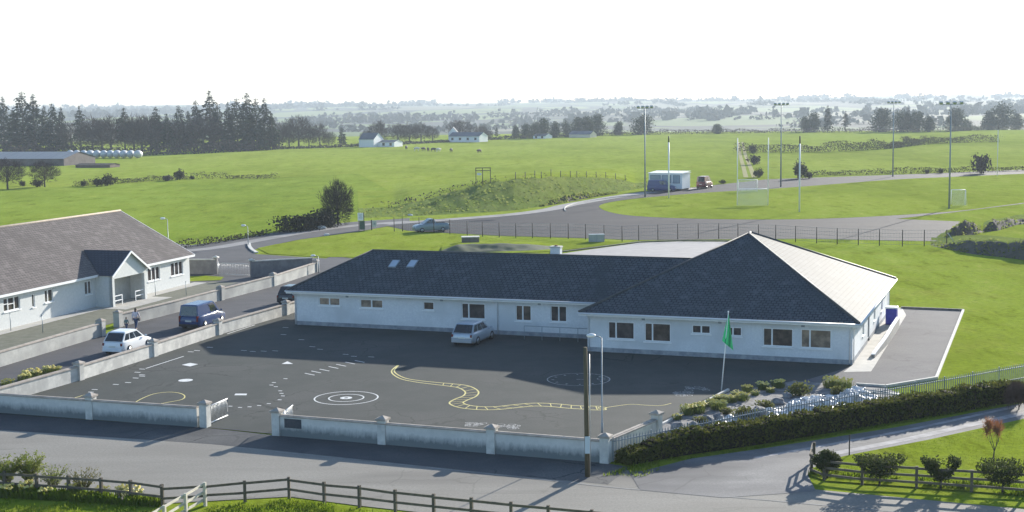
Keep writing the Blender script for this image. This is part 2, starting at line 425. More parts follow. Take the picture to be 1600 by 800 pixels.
# ------------------------------------------------------------------ terrain
def zt(x, y):
    r = math.hypot(x, y)
    if r < 720: return -.02
    if r < 1150:
        t = (r - 720) / 430; base = -9 * t * t * (3 - 2 * t)
    else:
        t = min((r - 1150) / 3300, 1.25); base = -9 + 26 * t
    k = min((r - 720) / 900, 1)
    und = 4.5 * math.sin(x * .0021 + 1.3) * math.cos(y * .0017) + 2.2 * math.sin(x * .0063 + y * .003) + 1.2 * math.sin(x * .013 - y * .009 + 2)
    return -.02 + base + und * k

def polar(name, r0, r1, m, step, naz=360):
    rs = [r0]
    while rs[-1] < r1: rs.append(min(r1, rs[-1] * (1 + step) + .5))
    vs = []; fs = []
    if r0 == 0: rs = rs[1:]; vs.append((0, 0, -.02))
    b = len(vs)
    for r in rs:
        for j in range(naz):
            a = 2 * math.pi * j / naz; x, y = r * math.sin(a), r * math.cos(a); vs.append((x, y, zt(x, y)))
    if r0 == 0:
        for j in range(naz): fs.append((0, 1 + (j + 1) % naz, 1 + j))
    for i in range(len(rs) - 1):
        for j in range(naz): fs.append((b + i * naz + j, b + i * naz + (j + 1) % naz, b + (i + 1) * naz + (j + 1) % naz, b + (i + 1) * naz + j))
    mb = MB(); mb.mesh(vs, fs, 0, True)
    return tag(mb.build(name, m), kind='structure')

polar('ground', 0, 900, GRASS, .06)
polar('hills', 900, 6000, HILL, .018)

vol = bpy.data.materials.new('air'); vol.use_nodes = True; vt = vol.node_tree; vt.nodes.clear()
vo = vt.nodes.new('ShaderNodeOutputMaterial'); pv = vt.nodes.new('ShaderNodeVolumePrincipled'); vt.links.new(pv.outputs[0], vo.inputs['Volume'])
pv.inputs['Color'].default_value = (.60, .69, .78, 1); pv.inputs['Density'].default_value = .00021; pv.inputs['Anisotropy'].default_value = .2
hz = MB(); hz.box((0, 0, 30), (12400, 12400, 104)); tag(hz.build('haze', vol), kind='stuff')

# ------------------------------------------------------------------ roads, yards, markings
sheet('road', [(-500, 655), (0, 648), (315, 668), (434, 682), (946, 725), (975, 735), (1150, 742), (1275, 765), (1700, 805), (2000, 840), (1700, 960), (1000, 850), (850, 822), (560, 790), (452, 776), (250, 787), (0, 765), (-500, 740)], .004, ROAD)
sheet('verge', [(-500, 655), (0, 647), (316, 668), (434, 681), (946, 724), (985, 730), (950, 757), (800, 743), (600, 722), (430, 704), (330, 694), (0, 672), (-500, 682)], .009, APRON)
# rough road edge (line of pale grit)
mb = MB()
ribbon(mb, spline([G(430, 706), G(560, 719), G(700, 734), G(850, 750), G(960, 762), G(1060, 770), G(1200, 782), G(1400, 800)], 6), .12, .013)
tag(mb.build('road_markings', mat('pale_grit', (.18, .175, .165), (.30, .29, .27), 1.1, .9, .2)), kind='structure')
sheet('lane', [(985, 741), (1080, 717), (1200, 700), (1400, 668), (1600, 630), (1760, 599), (1760, 628), (1600, 655), (1450, 688), (1330, 711), (1283, 722), (1262, 742), (1275, 768), (1130, 778), (1000, 766)], .014, LANE)
mb = MB()
ribbon(mb, spline([G(1720, 620), G(1600, 646), G(1500, 668), G(1420, 686), G(1340, 702), G(1290, 712)], 6), .5, .019)
ribbon(mb, spline([G(1720, 606), G(1600, 633), G(1500, 655), G(1400, 676), G(1280, 698), G(1180, 716)], 6), .3, .019)
tag(mb.build('lane_markings', mat('lane_grit', (.25, .24, .235), (.40, .38, .37), 1.5, .9, .2)), kind='structure')

sheet('playground', [(-120, 643), (0, 629), (124, 594), (240, 557), (341, 523), (447, 492), (470, 485), (700, 500), (905, 526), (1340, 560), (1340, 602), (1140, 613), (1030, 668), (1026, 688), (952, 722), (434, 679), (310, 667), (0, 647), (-120, 640)], .004 + .006, PLAY)
sheet('side_road', [(-200, 640), (0, 629), (124, 594), (240, 557), (341, 523), (447, 492), (560, 455), (640, 415), (520, 400), (492, 410), (490, 425), (430, 446), (345, 468), (185, 510), (160, 525), (0, 572), (-200, 640)], .006, SIDE)
sheet('access_road', [(240, 378), (300, 383), (360, 375), (420, 365), (500, 352), (560, 346), (640, 341), (640, 347), (560, 362), (470, 374), (420, 384), (395, 391), (398, 397), (510, 404), (640, 408), (640, 425), (480, 420), (395, 408), (330, 410), (240, 410)], .0105, SIDE)
mb = MB(); ribbon(mb, spline([G(250, 395), G(330, 388), G(400, 376), G(480, 362), G(560, 352), G(640, 346)], 6), [2.2] * 31, .015)
tag(mb.build('path', PALEG), kind='structure')
sheet('gravel_track', [(600, 352), (700, 343), (850, 331), (900, 316), (1000, 300), (1100, 291), (1200, 280), (1400, 273), (1600, 265), (1760, 259), (1760, 300), (1600, 318), (1480, 333), (1400, 342), (1500, 346), (1490, 366), (1470, 377), (1250, 373), (1000, 375), (780, 368), (640, 361)], .006, GRAVEL)
mb = MB(); ribbon(mb, spline([G(600, 350), G(700, 343), G(800, 335), G(860, 327), G(900, 318), G(1000, 302), G(1090, 294)], 6), 3.0, .011)
tag(mb.build('footpath', PALEG), kind='structure')
sheet('pitch', [(936, 323), (965, 314), (1040, 306), (1120, 300), (1200, 295.5), (1300, 288), (1400, 280.5), (1500, 276), (1640, 270), (1760, 266), (1760, 292), (1640, 311), (1560, 322), (1480, 331), (1330, 340), (1200, 343), (1060, 341), (970, 335)], .016, LAWN, curved=True)
kerb('kerb', spline([G(884, 330), G(882, 327), G(887, 322), G(905, 317), G(950, 310), G(1005, 304)], 5), .14, .14, KERB)
kerb('kerb', spline([G(389, 381), G(390, 386), G(394, 391), G(401, 395.5)], 5), .4, .14, KERB)
sheet('concrete_yard', [(868, 398), (930, 389), (1000, 379.5), (1060, 377.5), (1140, 378), (1215, 381), (1180, 420), (1000, 420), (860, 415)], .02, mat('pale_yard', (.25, .24, .24), (.31, .295, .29), .8, .8, .3))
kerb('kerb', [G(860, 396), G(930, 387.5), G(1000, 378.5), G(1060, 376.5), G(1140, 377)], .25, .12, mat('moss_kerb', (.10, .11, .05), (.2, .2, .13), 2, .9))
# paved yard at the gable end with its pale kerb
sheet('paved_yard', [(1240, 600), (1338, 571), (1404, 482), (1505, 486), (1463, 592), (1384, 605), (1300, 606)], .021, YARD)
kerb('kerb', [G(1408, 482), G(1505, 486)], .15, .16, mat('dark_kerb', (.12, .11, .10), (.2, .19, .17), 3, .9))
kerb('kerb', [G(1505, 486), G(1463, 592), G(1384, 605), G(1338, 602)], .16, .14, KERB)
sheet('path', [(1318, 582), (1332, 571), (1386, 478), (1410, 482), (1416, 493), (1367, 572), (1361, 581)], .027, CONC)
sheet('lawn', [(1262, 742), (1283, 722), (1330, 711), (1450, 688), (1600, 655), (1760, 628), (1900, 700), (1760, 800), (1600, 775), (1432, 762), (1290, 752)], .03, LAWN)
sheet('garden_soil', [(1030, 668), (1140, 613), (1240, 596), (1338, 603), (1384, 607), (1412, 618), (1330, 645), (1200, 668), (1040, 702), (1026, 690)], .028, SOILG)
kerb('kerb', [G(1031, 667), G(1138, 611)], .13, .14, KERB)
sheet('lawn', [(402, 388), (430, 382), (480, 375), (560, 363.5), (640, 361), (720, 369), (870, 377), (1000, 378), (860, 393), (640, 402), (510, 402), (420, 397)], .025, LAWN, curved=False)
sheet('driveway', [(292, 408), (400, 404), (492, 424), (430, 445), (345, 467), (300, 458)], .0075, SIDE)
sheet('lawn', [(292, 440), (345, 438), (350, 433), (322, 431), (296, 432)], .025, LAWN)

sheet('field', [(-400, 306), (0, 296), (120, 291), (260, 283), (430, 278), (560, 271), (640, 316), (560, 340), (500, 352), (420, 364), (300, 382), (150, 400), (-400, 460)], .0025 - .012, SPRING)
HAY = grass_mat('hay_grass', (.195, .25, .014), (.23, .27, .02), (.27, .265, .05))
sheet('field', [(1158, 243), (1300, 240), (1390, 235), (1440, 229), (1500, 226), (1580, 225), (1700, 224), (1760, 256), (1500, 267), (1380, 271), (1255, 274), (1170, 277)], -.009, HAY)
mb = MB()
for dx in (-4, 4): ribbon(mb, spline([G(1172 + dx * 1.6, 277), G(1166 + dx * 1.3, 258), G(1160 + dx, 240), G(1157 + dx * .8, 222)], 6), 1.0, .004)
tag(mb.build('path', mat('worn_track', (.34, .32, .16), (.42, .39, .24), .5, .95, 0)), kind='structure')
# painted games
def circle_pts(c, r, n=40): return [Vector((c.x + r * math.cos(2 * math.pi * k / n), c.y + r * math.sin(2 * math.pi * k / n), 0)) for k in range(n + 1)]
ZM = .0145
c1 = G(541, 622); r1 = (G(590, 622) - c1).length
mb = MB()
for q in (1, .55): ribbon(mb, circle_pts(c1, r1 * q), .085, ZM)
ribbon(mb, circle_pts(c1, r1 * .13, 24), .22, ZM)
tag(mb.build('target_marking', MARKW), kind='structure')
c2 = G(904, 593); r2 = (G(953, 593) - c2).length
mb = MB(); ribbon(mb, circle_pts(c2, r2), .07, ZM)
for k in range(12):
    a = k * math.pi / 6; p = c2 + Vector((math.cos(a), math.sin(a), 0)) * r2 * .82; mb.box((p.x, p.y, ZM - .003), (.16, .10, .006), a)
mb.box((c2.x, c2.y, ZM - .003), (.25, .08, .006))
ribbon(mb, [c2 + Vector((0, 0, 0)), c2 + Vector((.35, -.1, 0))], .05, ZM)
ribbon(mb, circle_pts(c2 + Vector((r2 * .8, 0, 0)), .38, 20), .05, ZM + .003)
tag(mb.build('clock_marking', MARKF), kind='structure')
# snake
cl = [(622, 571), (614, 581), (628, 591), (652, 596), (682, 599.5), (706, 602), (725, 605), (737, 612), (734, 619), (720, 625), (713, 630), (724, 635), (748, 638), (775, 638), (805, 635), (835, 632.5), (865, 633.5), (892, 636), (918, 637.5), (936, 638), (945, 637.5)]
S_ = spline([G(*p) for p in cl], 7); n = len(S_)
wd = [min(.75, .05 + 2.6 * k / n) * (1 if k < n - 14 else 1.25 if k < n - 3 else .45) for k in range(n)]
nr = []
for k in range(n):
    d = S_[min(k + 1, n - 1)] - S_[max(k - 1, 0)]; d.z = 0; d.normalize(); nr.append(Vector((-d.y, d.x, 0)))
mb = MB()
for sg in (1, -1): ribbon(mb, [S_[k] + nr[k] * wd[k] / 2 * sg for k in range(n)], .09, ZM)
for k in range(30, n - 10, 4):
    ribbon(mb, [S_[k] + nr[k] * wd[k] / 2, S_[k + 2] - nr[k + 2] * wd[k + 2] / 2], .05, ZM + .003)
ribbon(mb, circle_pts(S_[n - 5], .22, 16), .06, ZM + .003)
ribbon(mb, spline([G(945, 637.5), G(968, 634), G(988, 632), G(1010, 633.5), G(1032, 634), G(1049, 630.5)], 6), .06, ZM)
tag(mb.build('snake_marking', MARKY), kind='structure')
mb = MB()
for pts in ([(208, 631), (222, 623), (240, 616), (262, 613), (280, 614.5), (288.5, 619), (284, 624.5), (262, 629), (236, 634)],): ribbon(mb, spline([G(*p) for p in pts], 8), .07, ZM)
ribbon(mb, [G(107, 625), G(133, 617)], .07, ZM)
tag(mb.build('loop_marking', MARKY), kind='structure')
mb = MB()
mb.face([G(284, 570, ZM), G(297, 572.5, ZM), G(309.5, 569, ZM), G(297, 567, ZM)])
p = G(290, 594.5); r = (G(301, 594.5) - p).length; mb.face([Vector((q.x, q.y, ZM)) for q in circle_pts(p, r, 24)[:-1]])
mb.face([G(440, 568.6, ZM), G(458, 568.6, ZM), G(449, 564.5, ZM)])
mb.face([G(366, 617.5, ZM), G(385, 617.5, ZM), G(386, 615, ZM), G(368, 615, ZM)])
tag(mb.build('shape_marking', MARKW), kind='structure')
mb = MB()
def dash(x, y, lx, ly, w=.1): ribbon(mb, [G(x - lx / 2, y - ly / 2), G(x + lx / 2, y + ly / 2)], w, ZM)
for x, y in ((484, 585), (494, 581.5), (507, 578.5), (521, 574.5), (533, 571), (547, 567.5), (562, 565)): dash(x, y, 15, 3)
for x, y in ((428, 598), (424, 602), (431, 604.5), (438, 611), (442, 619), (440, 615), (446, 592), (437, 625), (420, 631), (405, 634), (390, 636), (375, 637), (360, 635)): dash(x, y, 6, .2, .13)
for x, y in ((222, 577), (215, 582), (222, 586), (212, 591), (222, 588), (200, 598), (181, 601), (148, 609), (142, 613), (134, 618), (298, 550), (308, 548), (328, 543)): dash(x, y, 9, .4, .12)
ribbon(mb, [G(228, 576), G(287, 557)], .1, ZM); ribbon(mb, [G(355, 522), G(398, 508)], .1, ZM)
for x, y in ((381, 548), (395, 549.5), (412, 549), (430, 548.5), (471, 531), (443, 523), (446, 512), (488, 542), (500, 546), (540, 554), (553, 557), (580, 558)): dash(x, y, 9, .5, .10)
tag(mb.build('dash_marking', MARKW), kind='structure')
mb = MB()
for cx, cy in ((745, 664), (795, 667), (1067, 616), (1088, 608)):
    for k in range(14):
        p = G(cx + R.uniform(-20, 20) * .8, cy + R.uniform(-3, 3)); ribbon(mb, circle_pts(p, R.uniform(.1, .25), 8), .05, ZM + k * .0006)
tag(mb.build('footprint_marking', MARKF), kind='structure')

# ------------------------------------------------------------------ walls with openings
def wall_face(mb, x0, x1, z0, z1, ops, T, m=0, depth=.12):
    """outer face from x0..x1, z0..z1 with rectangular openings and their reveals; T(x, depth_in, z) -> point"""
    xs = sorted({x0, x1, *[o[0] for o in ops], *[o[1] for o in ops]}); zs = sorted({z0, z1, *[o[2] for o in ops], *[o[3] for o in ops]})
    for i in range(len(xs) - 1):
        for j in range(len(zs) - 1):
            cx, cz = (xs[i] + xs[i + 1]) / 2, (zs[j] + zs[j + 1]) / 2
            if any(o[0] < cx < o[1] and o[2] < cz < o[3] for o in ops): continue
            mb.face([T(xs[i], 0, zs[j]), T(xs[i + 1], 0, zs[j]), T(xs[i + 1], 0, zs[j + 1]), T(xs[i], 0, zs[j + 1])], m)
    for a, b, c, d in (o[:4] for o in ops):
        for (p, q) in (((a, c), (b, c)), ((b, c), (b, d)), ((b, d), (a, d)), ((a, d), (a, c))):
            mb.face([T(p[0], 0, p[1]), T(p[0], depth, p[1]), T(q[0], depth, q[1]), T(q[0], 0, q[1])], m)

def window(parent, o, T, bars=(), hbars=(), name='window', sill=True, fm=WHITE, gm=GLASS, inset=.09):
    a, b, c, d = o[:4]; w = .06; mb = MB(); e = .004
    def bx(x0, x1, z0, z1, y0=inset - .05, y1=inset + .02):
        P = [T(x, y, z) for z in (z0, z1) for y in (y0, y1) for x in (x0, x1)]
        mb.mesh(P, [(0, 2, 3, 1), (4, 5, 7, 6), (0, 1, 5, 4), (2, 6, 7, 3), (0, 4, 6, 2), (1, 3, 7, 5)])
    bx(a + e, a + w, c + e, d - e); bx(b - w, b - e, c + e, d - e); bx(a + w, b - w, c + e, c + w); bx(a + w, b - w, d - w, d - e)
    for t in bars: x = a + (b - a) * t; bx(x - .045, x + .045, c + w, d - w)
    for (x0, x1, t) in hbars: z = c + (d - c) * t; bx(a + (b - a) * x0 + w, a + (b - a) * x1 - w, z - .03, z + .03, inset - .045, inset + .015)
    f = mb.build(name, fm, parent)
    g = MB(); g.face([T(a + w * .5, inset, c + w * .5), T(b - w * .5, inset, c + w * .5), T(b - w * .5, inset, d - w * .5), T(a + w * .5, inset, d - w * .5)])
    g.build('pane', gm, f)
    if sill:
        mb = MB(); P = [T(x, y, z) for z in (c - .085, c - .003) for y in (-.07, .02) for x in (a - .07, b + .07)]
        mb.mesh(P, [(0, 2, 3, 1), (4, 5, 7, 6), (0, 1, 5, 4), (2, 6, 7, 3), (0, 4, 6, 2), (1, 3, 7, 5)]); mb.build('sill', WHITE, f)
    return f

def roof_face(mb, pts, m=0):
    """planar roof face; first two points are the eave; uv in metres along eave / up slope"""
    p0, p1 = Vector(pts[0]), Vector(pts[1]); ex = (p1 - p0).normalized(); nrm = ex.cross(Vector(pts[2]) - p0).normalized(); ey = nrm.cross(ex)
    uv = [((Vector(p) - p0).dot(ex), (Vector(p) - p0).dot(ey)) for p in pts]
    mb.face(pts, m, uv)

# ------------------------------------------------------------------ the school
SO = Vector((4.895, 90.86, 0)); SAZ = -0.3614
A_, B_, ZAP, SB, LW, HD, RL = 17.05, 21.9, 7.0, 4.67, 24.46, 4.88, 4.17
ZE, OH = 2.65, .45
su = Matrix.Rotation(SAZ, 3, 'Z') @ Vector((1, 0, 0)); sw = Matrix.Rotation(SAZ, 3, 'Z') @ Vector((0, 1, 0))
school = thing('school_building', 'long white school with dark slate hipped roofs, a low wing and a pyramid-roofed block', 'school', SO, SAZ)
def on_front(px, py, yloc): return local(SO, SAZ, hit(px, py, SO + sw * yloc, sw))
def ops_front(rects, yloc):
    out = []
    for (x0, x1, t, b) in rects:
        xm = (x0 + x1) / 2
        p, q, r_, s_ = on_front(x0, (t + b) / 2, yloc), on_front(x1, (t + b) / 2, yloc), on_front(xm, t, yloc), on_front(xm, b, yloc)
        out.append((p.x, q.x, s_.z, r_.z))
    return out
opR = ops_front([(950, 991, 503, 530), (1007, 1048, 505, 534), (1081, 1110, 508, 521.5), (1131, 1159, 511, 525), (1192, 1239, 513, 541.5), (1251, 1299, 515, 544.5)], 0)
opL = ops_front([(498, 531, 465, 477.5), (562.5, 598, 468, 481.5), (661, 678, 471.5, 484.5), (721, 758, 474, 498.5), (805.5, 830, 477, 501.5), (860, 885.5, 478, 503)], SB)
opL.append((-1.15, -.12, .12, 2.25))     # recessed entrance
ZW = ZE - .12
TR = lambda x, d, z: Vector((x, d, z)); TL = lambda x, d, z: Vector((x, SB + d, z)); TG = lambda y, d, z: Vector((A_ - d, y, z))
opG = [(5.0, 6.1, .95, 2.1), (8.1, 9.1, .1, 2.15), (11.6, 12.7, .95, 2.1), (16.3, 17.5, .95, 2.1)]
mb = MB()
wall_face(mb, 0, A_, .3, ZW, opR, TR); wall_face(mb, -LW, 0, .3, ZW, [o for o in opL[:-1]] + [(-1.15, -.12, .3, 2.25)], TL); wall_face(mb, 0, B_, .3, ZW, [opG[0], (8.1, 9.1, .3, 2.15), opG[2], opG[3]], TG)
mb.face([(0, B_, .3), (A_, B_, .3), (A_, B_, ZW), (0, B_, ZW)]); mb.face([(0, 0, .3), (0, 0, ZW), (0, SB, ZW), (0, SB, .3)])
mb.face([(-LW, SB, .3), (-LW, SB, ZW), (-LW, SB + 2 * HD, ZW), (-LW, SB + 2 * HD, .3)]); mb.face([(-LW, SB + 2 * HD, .3), (-LW, SB + 2 * HD, ZW), (0, SB + 2 * HD, ZW), (0, SB + 2 * HD, .3)])
mb.face([(0, SB + 2 * HD, .3), (0, SB + 2 * HD, ZW), (0, B_, ZW), (0, B_, .3)])
mb.build('wall', RENDER, school)
mb = MB(); pj = .012
def pl(p, q): mb.beam(Vector((*p, .15)), Vector((*q, .15)), .06, .305)
pl((-.0, 0 + .02), (A_, 0 + .02)); pl((-LW, SB + .02), (-1.2, SB + .02)); pl((A_ - .02, 0), (A_ - .02, 8.05)); pl((A_ - .02, 9.15), (A_ - .02, B_)); pl((-LW + .02, SB), (-LW + .02, SB + 2 * HD)); pl((.02, 0), (.02, SB))
mb.build('plinth', PLINTH, school)
# windows
BLINDREFL = glass_mat('blind_reflection_glass', (.16, .125, .095), .12, .5); ROOMREFL = glass_mat('warm_room_reflection_glass', (.065, .05, .04), .08, .5)
for k, o in enumerate(opR):
    if k in (2, 3): window(school, o, TR, (.5,))
    else: window(school, o, TR, (.30,), gm=(GLASS, ROOMREFL, GLASS, GLASS, ROOMREFL, BLINDREFL)[k])  # last two panes: tan reflections painted into the pane colour
for k, o in enumerate(opL[:-1]): window(school, o, TL, gm=BLINDREFL if k < 2 else GLASS if k % 2 else ROOMREFL, bars={0: (.5,), 1: (.5,), 2: (), 3: (.3,), 4: (.45,), 5: (.5,)}[k])
for k in (0, 2, 3): window(school, opG[k], TG, (.5,))
def door(parent, o, T, m, name='door'):
    a, b, c, d = o; mb = MB()
    mb.mesh([T(x, y, z) for z in (c, d) for y in (.08, .13) for x in (a, b)], [(0, 2, 3, 1), (4, 5, 7, 6), (0, 1, 5, 4), (2, 6, 7, 3), (0, 4, 6, 2), (1, 3, 7, 5)])
    f = mb.build(name, m, parent)
    mb = MB(); mb.tube([T(b - .12, .05, 1.0), T(b - .12, .05, 1.25)], .018, 6); mb.build('handle', GALV, f)
    mb = MB(); mb.face([T(a + .15, .077, c + 1.1), T(b - .2, .077, c + 1.1), T(b - .2, .077, d - .15), T(a + .15, .077, d - .15)]); mb.build('pane', GLASS, f)
    return f
door(school, opL[-1], TL, mat('dark_door', (.03, .05, .07), None, rough=.4)); door(school, opG[1], TG, mat('brown_door', (.20, .17, .14), None, rough=.5))
# roofs
mb = MB()
x0, x1, y0, y1 = -OH, A_ + OH, -OH, B_ + OH; ap = Vector((A_ / 2, B_ / 2 - .4, ZAP)); aq = Vector((A_ / 2, B_ / 2 + .4, ZAP))
roof_face(mb, [(x0, y0, ZE), (x1, y0, ZE), ap]); roof_face(mb, [(x1, y0, ZE), (x1, y1, ZE), aq, ap]); roof_face(mb, [(x1, y1, ZE), (x0, y1, ZE), aq]); roof_face(mb, [(x0, y1, ZE), (x0, y0, ZE), ap, aq])
rp = mb.build('roof', SLATE, school)
mb = MB()
ZR = ZE + (HD + OH) * (ZAP - ZE) / (A_ / 2 + OH)
xa, ya, yb = -LW - OH, SB - OH, SB + 2 * HD + OH; rl0 = Vector((-LW + RL, SB + HD, ZR)); rr0 = Vector((6.2, SB + HD, ZR))
roof_face(mb, [(xa, ya, ZE), (6.2, ya, ZE), rr0, rl0]); roof_face(mb, [(xa, yb, ZE), (xa, ya, ZE), rl0]); roof_face(mb, [(6.2, yb, ZE), (xa, yb, ZE), rl0, rr0])
rw = mb.build('roof', SLATE, school)
def ridge(parent, pairs, r=.09, m=RIDGE):
    mb = MB()
    for p, q in pairs:
        p, q = Vector(p), Vector(q); mb.tube([p, p.lerp(q, .5), q], r, 8)
    return mb.build('ridge_tiles', m, parent)
ridge(rp, [((x0, y0, ZE + .03), ap), ((x1, y0, ZE + .03), ap), ((x1, y1, ZE + .03), aq), ((x0, y1, ZE + .03), aq), (ap, aq)])
ridge(rw, [((xa, ya, ZE + .03), rl0), ((xa, yb, ZE + .03), rl0), (rl0, rr0)], .07)
def eaves(parent, pts, closed, m=WHITE):
    mb = MB(); P = [Vector((*p, ZE)) for p in pts]
    c = sum(P, Vector()) / len(P)
    seq = list(zip(P, P[1:] + P[:1])) if closed else list(zip(P[:-1], P[1:]))
    for p, q in seq: mb.beam(p + Vector((0, 0, -.125)), q + Vector((0, 0, -.125)), .05, .21)
    f = mb.build('fascia', m, parent)
    mb = MB()
    for p, q in seq:
        d = (q - p).normalized(); nn = Vector((d.y, -d.x, 0)) * .085
        mb.tube([p + nn + Vector((0, 0, -.07)), q + nn + Vector((0, 0, -.07))], .06, 8)
    mb.build('gutter', mat('gutter_white', (.68, .70, .72), None, rough=.35), f)
    mb = MB(); return f
eaves(school, [(x0, y0), (x1, y0), (x1, y1), (x0, y1)], True); eaves(school, [(-.45, SB - OH), (xa, ya)][::-1], False); eaves(school, [(xa, yb), (xa, ya)], False)
mb = MB(); mb.face([(x0, y0, ZE - .2), (x0, y1, ZE - .2), (x1, y1, ZE - .2), (x1, y0, ZE - .2)]); mb.face([(xa, ya, ZE - .203), (xa, yb, ZE - .203), (0, yb, ZE - .203), (0, ya, ZE - .203)]); mb.build('soffit', WHITE, school)
for (x, y, ox, oy) in ((-LW + .1, SB, 0, -1), (on_front(778, 495, SB).x, SB, 0, -1), (A_ - .15, 0, 0, -1), (A_, .15, 1, 0), (.12, 0, 0, -1), (A_, B_ - .3, 1, 0)):
    mb = MB(); e = Vector((ox, oy, 0)); p = Vector((x, y, 0))
    mb.tube([p + e * (OH + .07) + Vector((0, 0, ZE - .13)), p + e * (OH) + Vector((0, 0, ZE - .25)), p + e * .06 + Vector((0, 0, ZE - .45)), p + e * .06 + Vector((0, 0, .08))], .038, 8); mb.build('downpipe', mat('gutter_white', (1, 1, 1)), school)
# skylights on the wing roof, chimney on its ridge
sn = (Matrix.Rotation(SAZ, 3, 'Z') @ Vector((0, -(ZR - ZE), HD + OH))).normalized(); so_ = SO + Matrix.Rotation(SAZ, 3, 'Z') @ Vector((xa, ya, ZE))
up = Vector((0, HD + OH, ZR - ZE)).normalized(); nl = Vector((0, -(ZR - ZE), HD + OH)).normalized()
for px in (616, 644.5):
    c = local(SO, SAZ, hit(px, 413, so_, sn)); rot = Matrix((Vector((1, 0, 0)), up, nl)).transposed()
    mb = MB(); mb.box(c + nl * .03, (.62, 1.0, .10), rot=rot); f = mb.build('skylight', GREYP, school)
    mb = MB(); mb.box(c + nl * .085, (.50, .86, .012), rot=rot); mb.build('pane', mat('skylight_glass', (.40, .46, .52), None, rough=.15, spec=.8), f)
cx = local(SO, SAZ, hit(869, 393, SO + sw * (SB + HD + .5), sw))
mb = MB(); mb.box((cx.x, SB + HD + .5, ZR - .1), (.75, .5, 1.2)); ch = mb.build('chimney', RENDER, school)
mb = MB(); mb.box((cx.x, SB + HD + .5, ZR + .55), (.85, .6, .1)); mb.build('cap', KERB, ch)
mb = MB(); mb.tube([(cx.x, SB + HD + .5, ZR + .6), (cx.x, SB + HD + .5, ZR + .68)], [.13, .11], 8); mb.build('pot', mat('terracotta', (.25, .11, .06), None), ch)
for o_, T in ((opR, TR), (opL, TL)):                      # small wall vents
    for k in (0, 2, 4):
        mb = MB(); x = o_[k][1] + .5
        mb.mesh([T(xx, yy, zz) for zz in (2.22, 2.36) for yy in (-.02, .01) for xx in (x, x + .22)], [(0, 2, 3, 1), (4, 5, 7, 6), (0, 1, 5, 4), (2, 6, 7, 3), (0, 4, 6, 2), (1, 3, 7, 5)]); mb.build('vent', GREYP, school)
# handrail of the entrance ramp
hr = thing('ramp_handrail', 'thin grey handrail in front of the school wing beside the dark entrance', 'handrail', SO + Matrix.Rotation(SAZ, 3, 'Z') @ Vector((-5.6, SB - 1.5, .01)), SAZ)
mb = MB(); mb.tube([(0, 0, .95), (5.2, 0, .95)], .025, 6); mb.tube([(0, 0, .5), (5.2, 0, .5)], .02, 6); mb.build('rail', GREYP, hr)
for k in range(5): mb = MB(); mb.tube([(k * 1.3, 0, 0), (k * 1.3, 0, .95)], .025, 6); mb.build('post', GREYP, hr)
# ramp wall at the gable, and the blue bin
p, q = G(1364, 560), G(1403, 512); mid = p.lerp(q, .45)
rw_ = thing('ramp_wall', 'low curved white-topped ramp wall beside the sunlit gable of the school', 'ramp wall', p)
L_ = [Vector((0, 0, 0)), mid - p + Vector((.15, 0, 0)), q - p]
mb = MB(); hs = [.35, .85, 1.05]; pts = spline(L_, 6); n = len(pts)
def hz_(t): return .22 + .5 * min(1, t * 1.5)
for k in range(n - 1):
    a, b = pts[k], pts[k + 1]; d = (b - a).normalized(); nn = Vector((-d.y, d.x, 0)) * .1; h0, h1 = hz_(k / (n - 1)), hz_((k + 1) / (n - 1))
    mb.face([a - nn, b - nn, b - nn + Vector((0, 0, h1)), a - nn + Vector((0, 0, h0))]); mb.face([b + nn, a + nn, a + nn + Vector((0, 0, h0)), b + nn + Vector((0, 0, h1))])
    if k == 0: mb.face([a + nn, a - nn, a - nn + Vector((0, 0, h0)), a + nn + Vector((0, 0, h0))])
    if k == n - 2: mb.face([b - nn, b + nn, b + nn + Vector((0, 0, h1)), b - nn + Vector((0, 0, h1))])
mb.build('panel', mat('ramp_render', (.20, .19, .18), (.27, .26, .24), 3, .9), rw_)
mb = MB()
for k in range(n - 1): mb.beam(pts[k] + Vector((0, 0, hz_(k / (n - 1)) + .035)), pts[k + 1] + Vector((0, 0, hz_((k + 1) / (n - 1)) + .035)), .24, .06)
mb.build('coping', WHITE, rw_)
bb = thing('storage_bin', 'tall blue bin with a white lid beside the gable wall of the school', 'bin', G(1393, 507), SAZ)
mb = MB(); mb.box((0, 0, .62), (.78, .9, 1.16)); mb.build('body', BLUEP, bb, .05)
mb = MB(); mb.box((0, 0, 1.26), (.86, .98, .12)); mb.build('lid', WHITE, bb, .04)
for s in (-1, 1): mb = MB(); mb.tube([(s * .33, .45, .1), (s * .25, .45, .1)], .1, 10); mb.build('wheel', TYRE, bb)

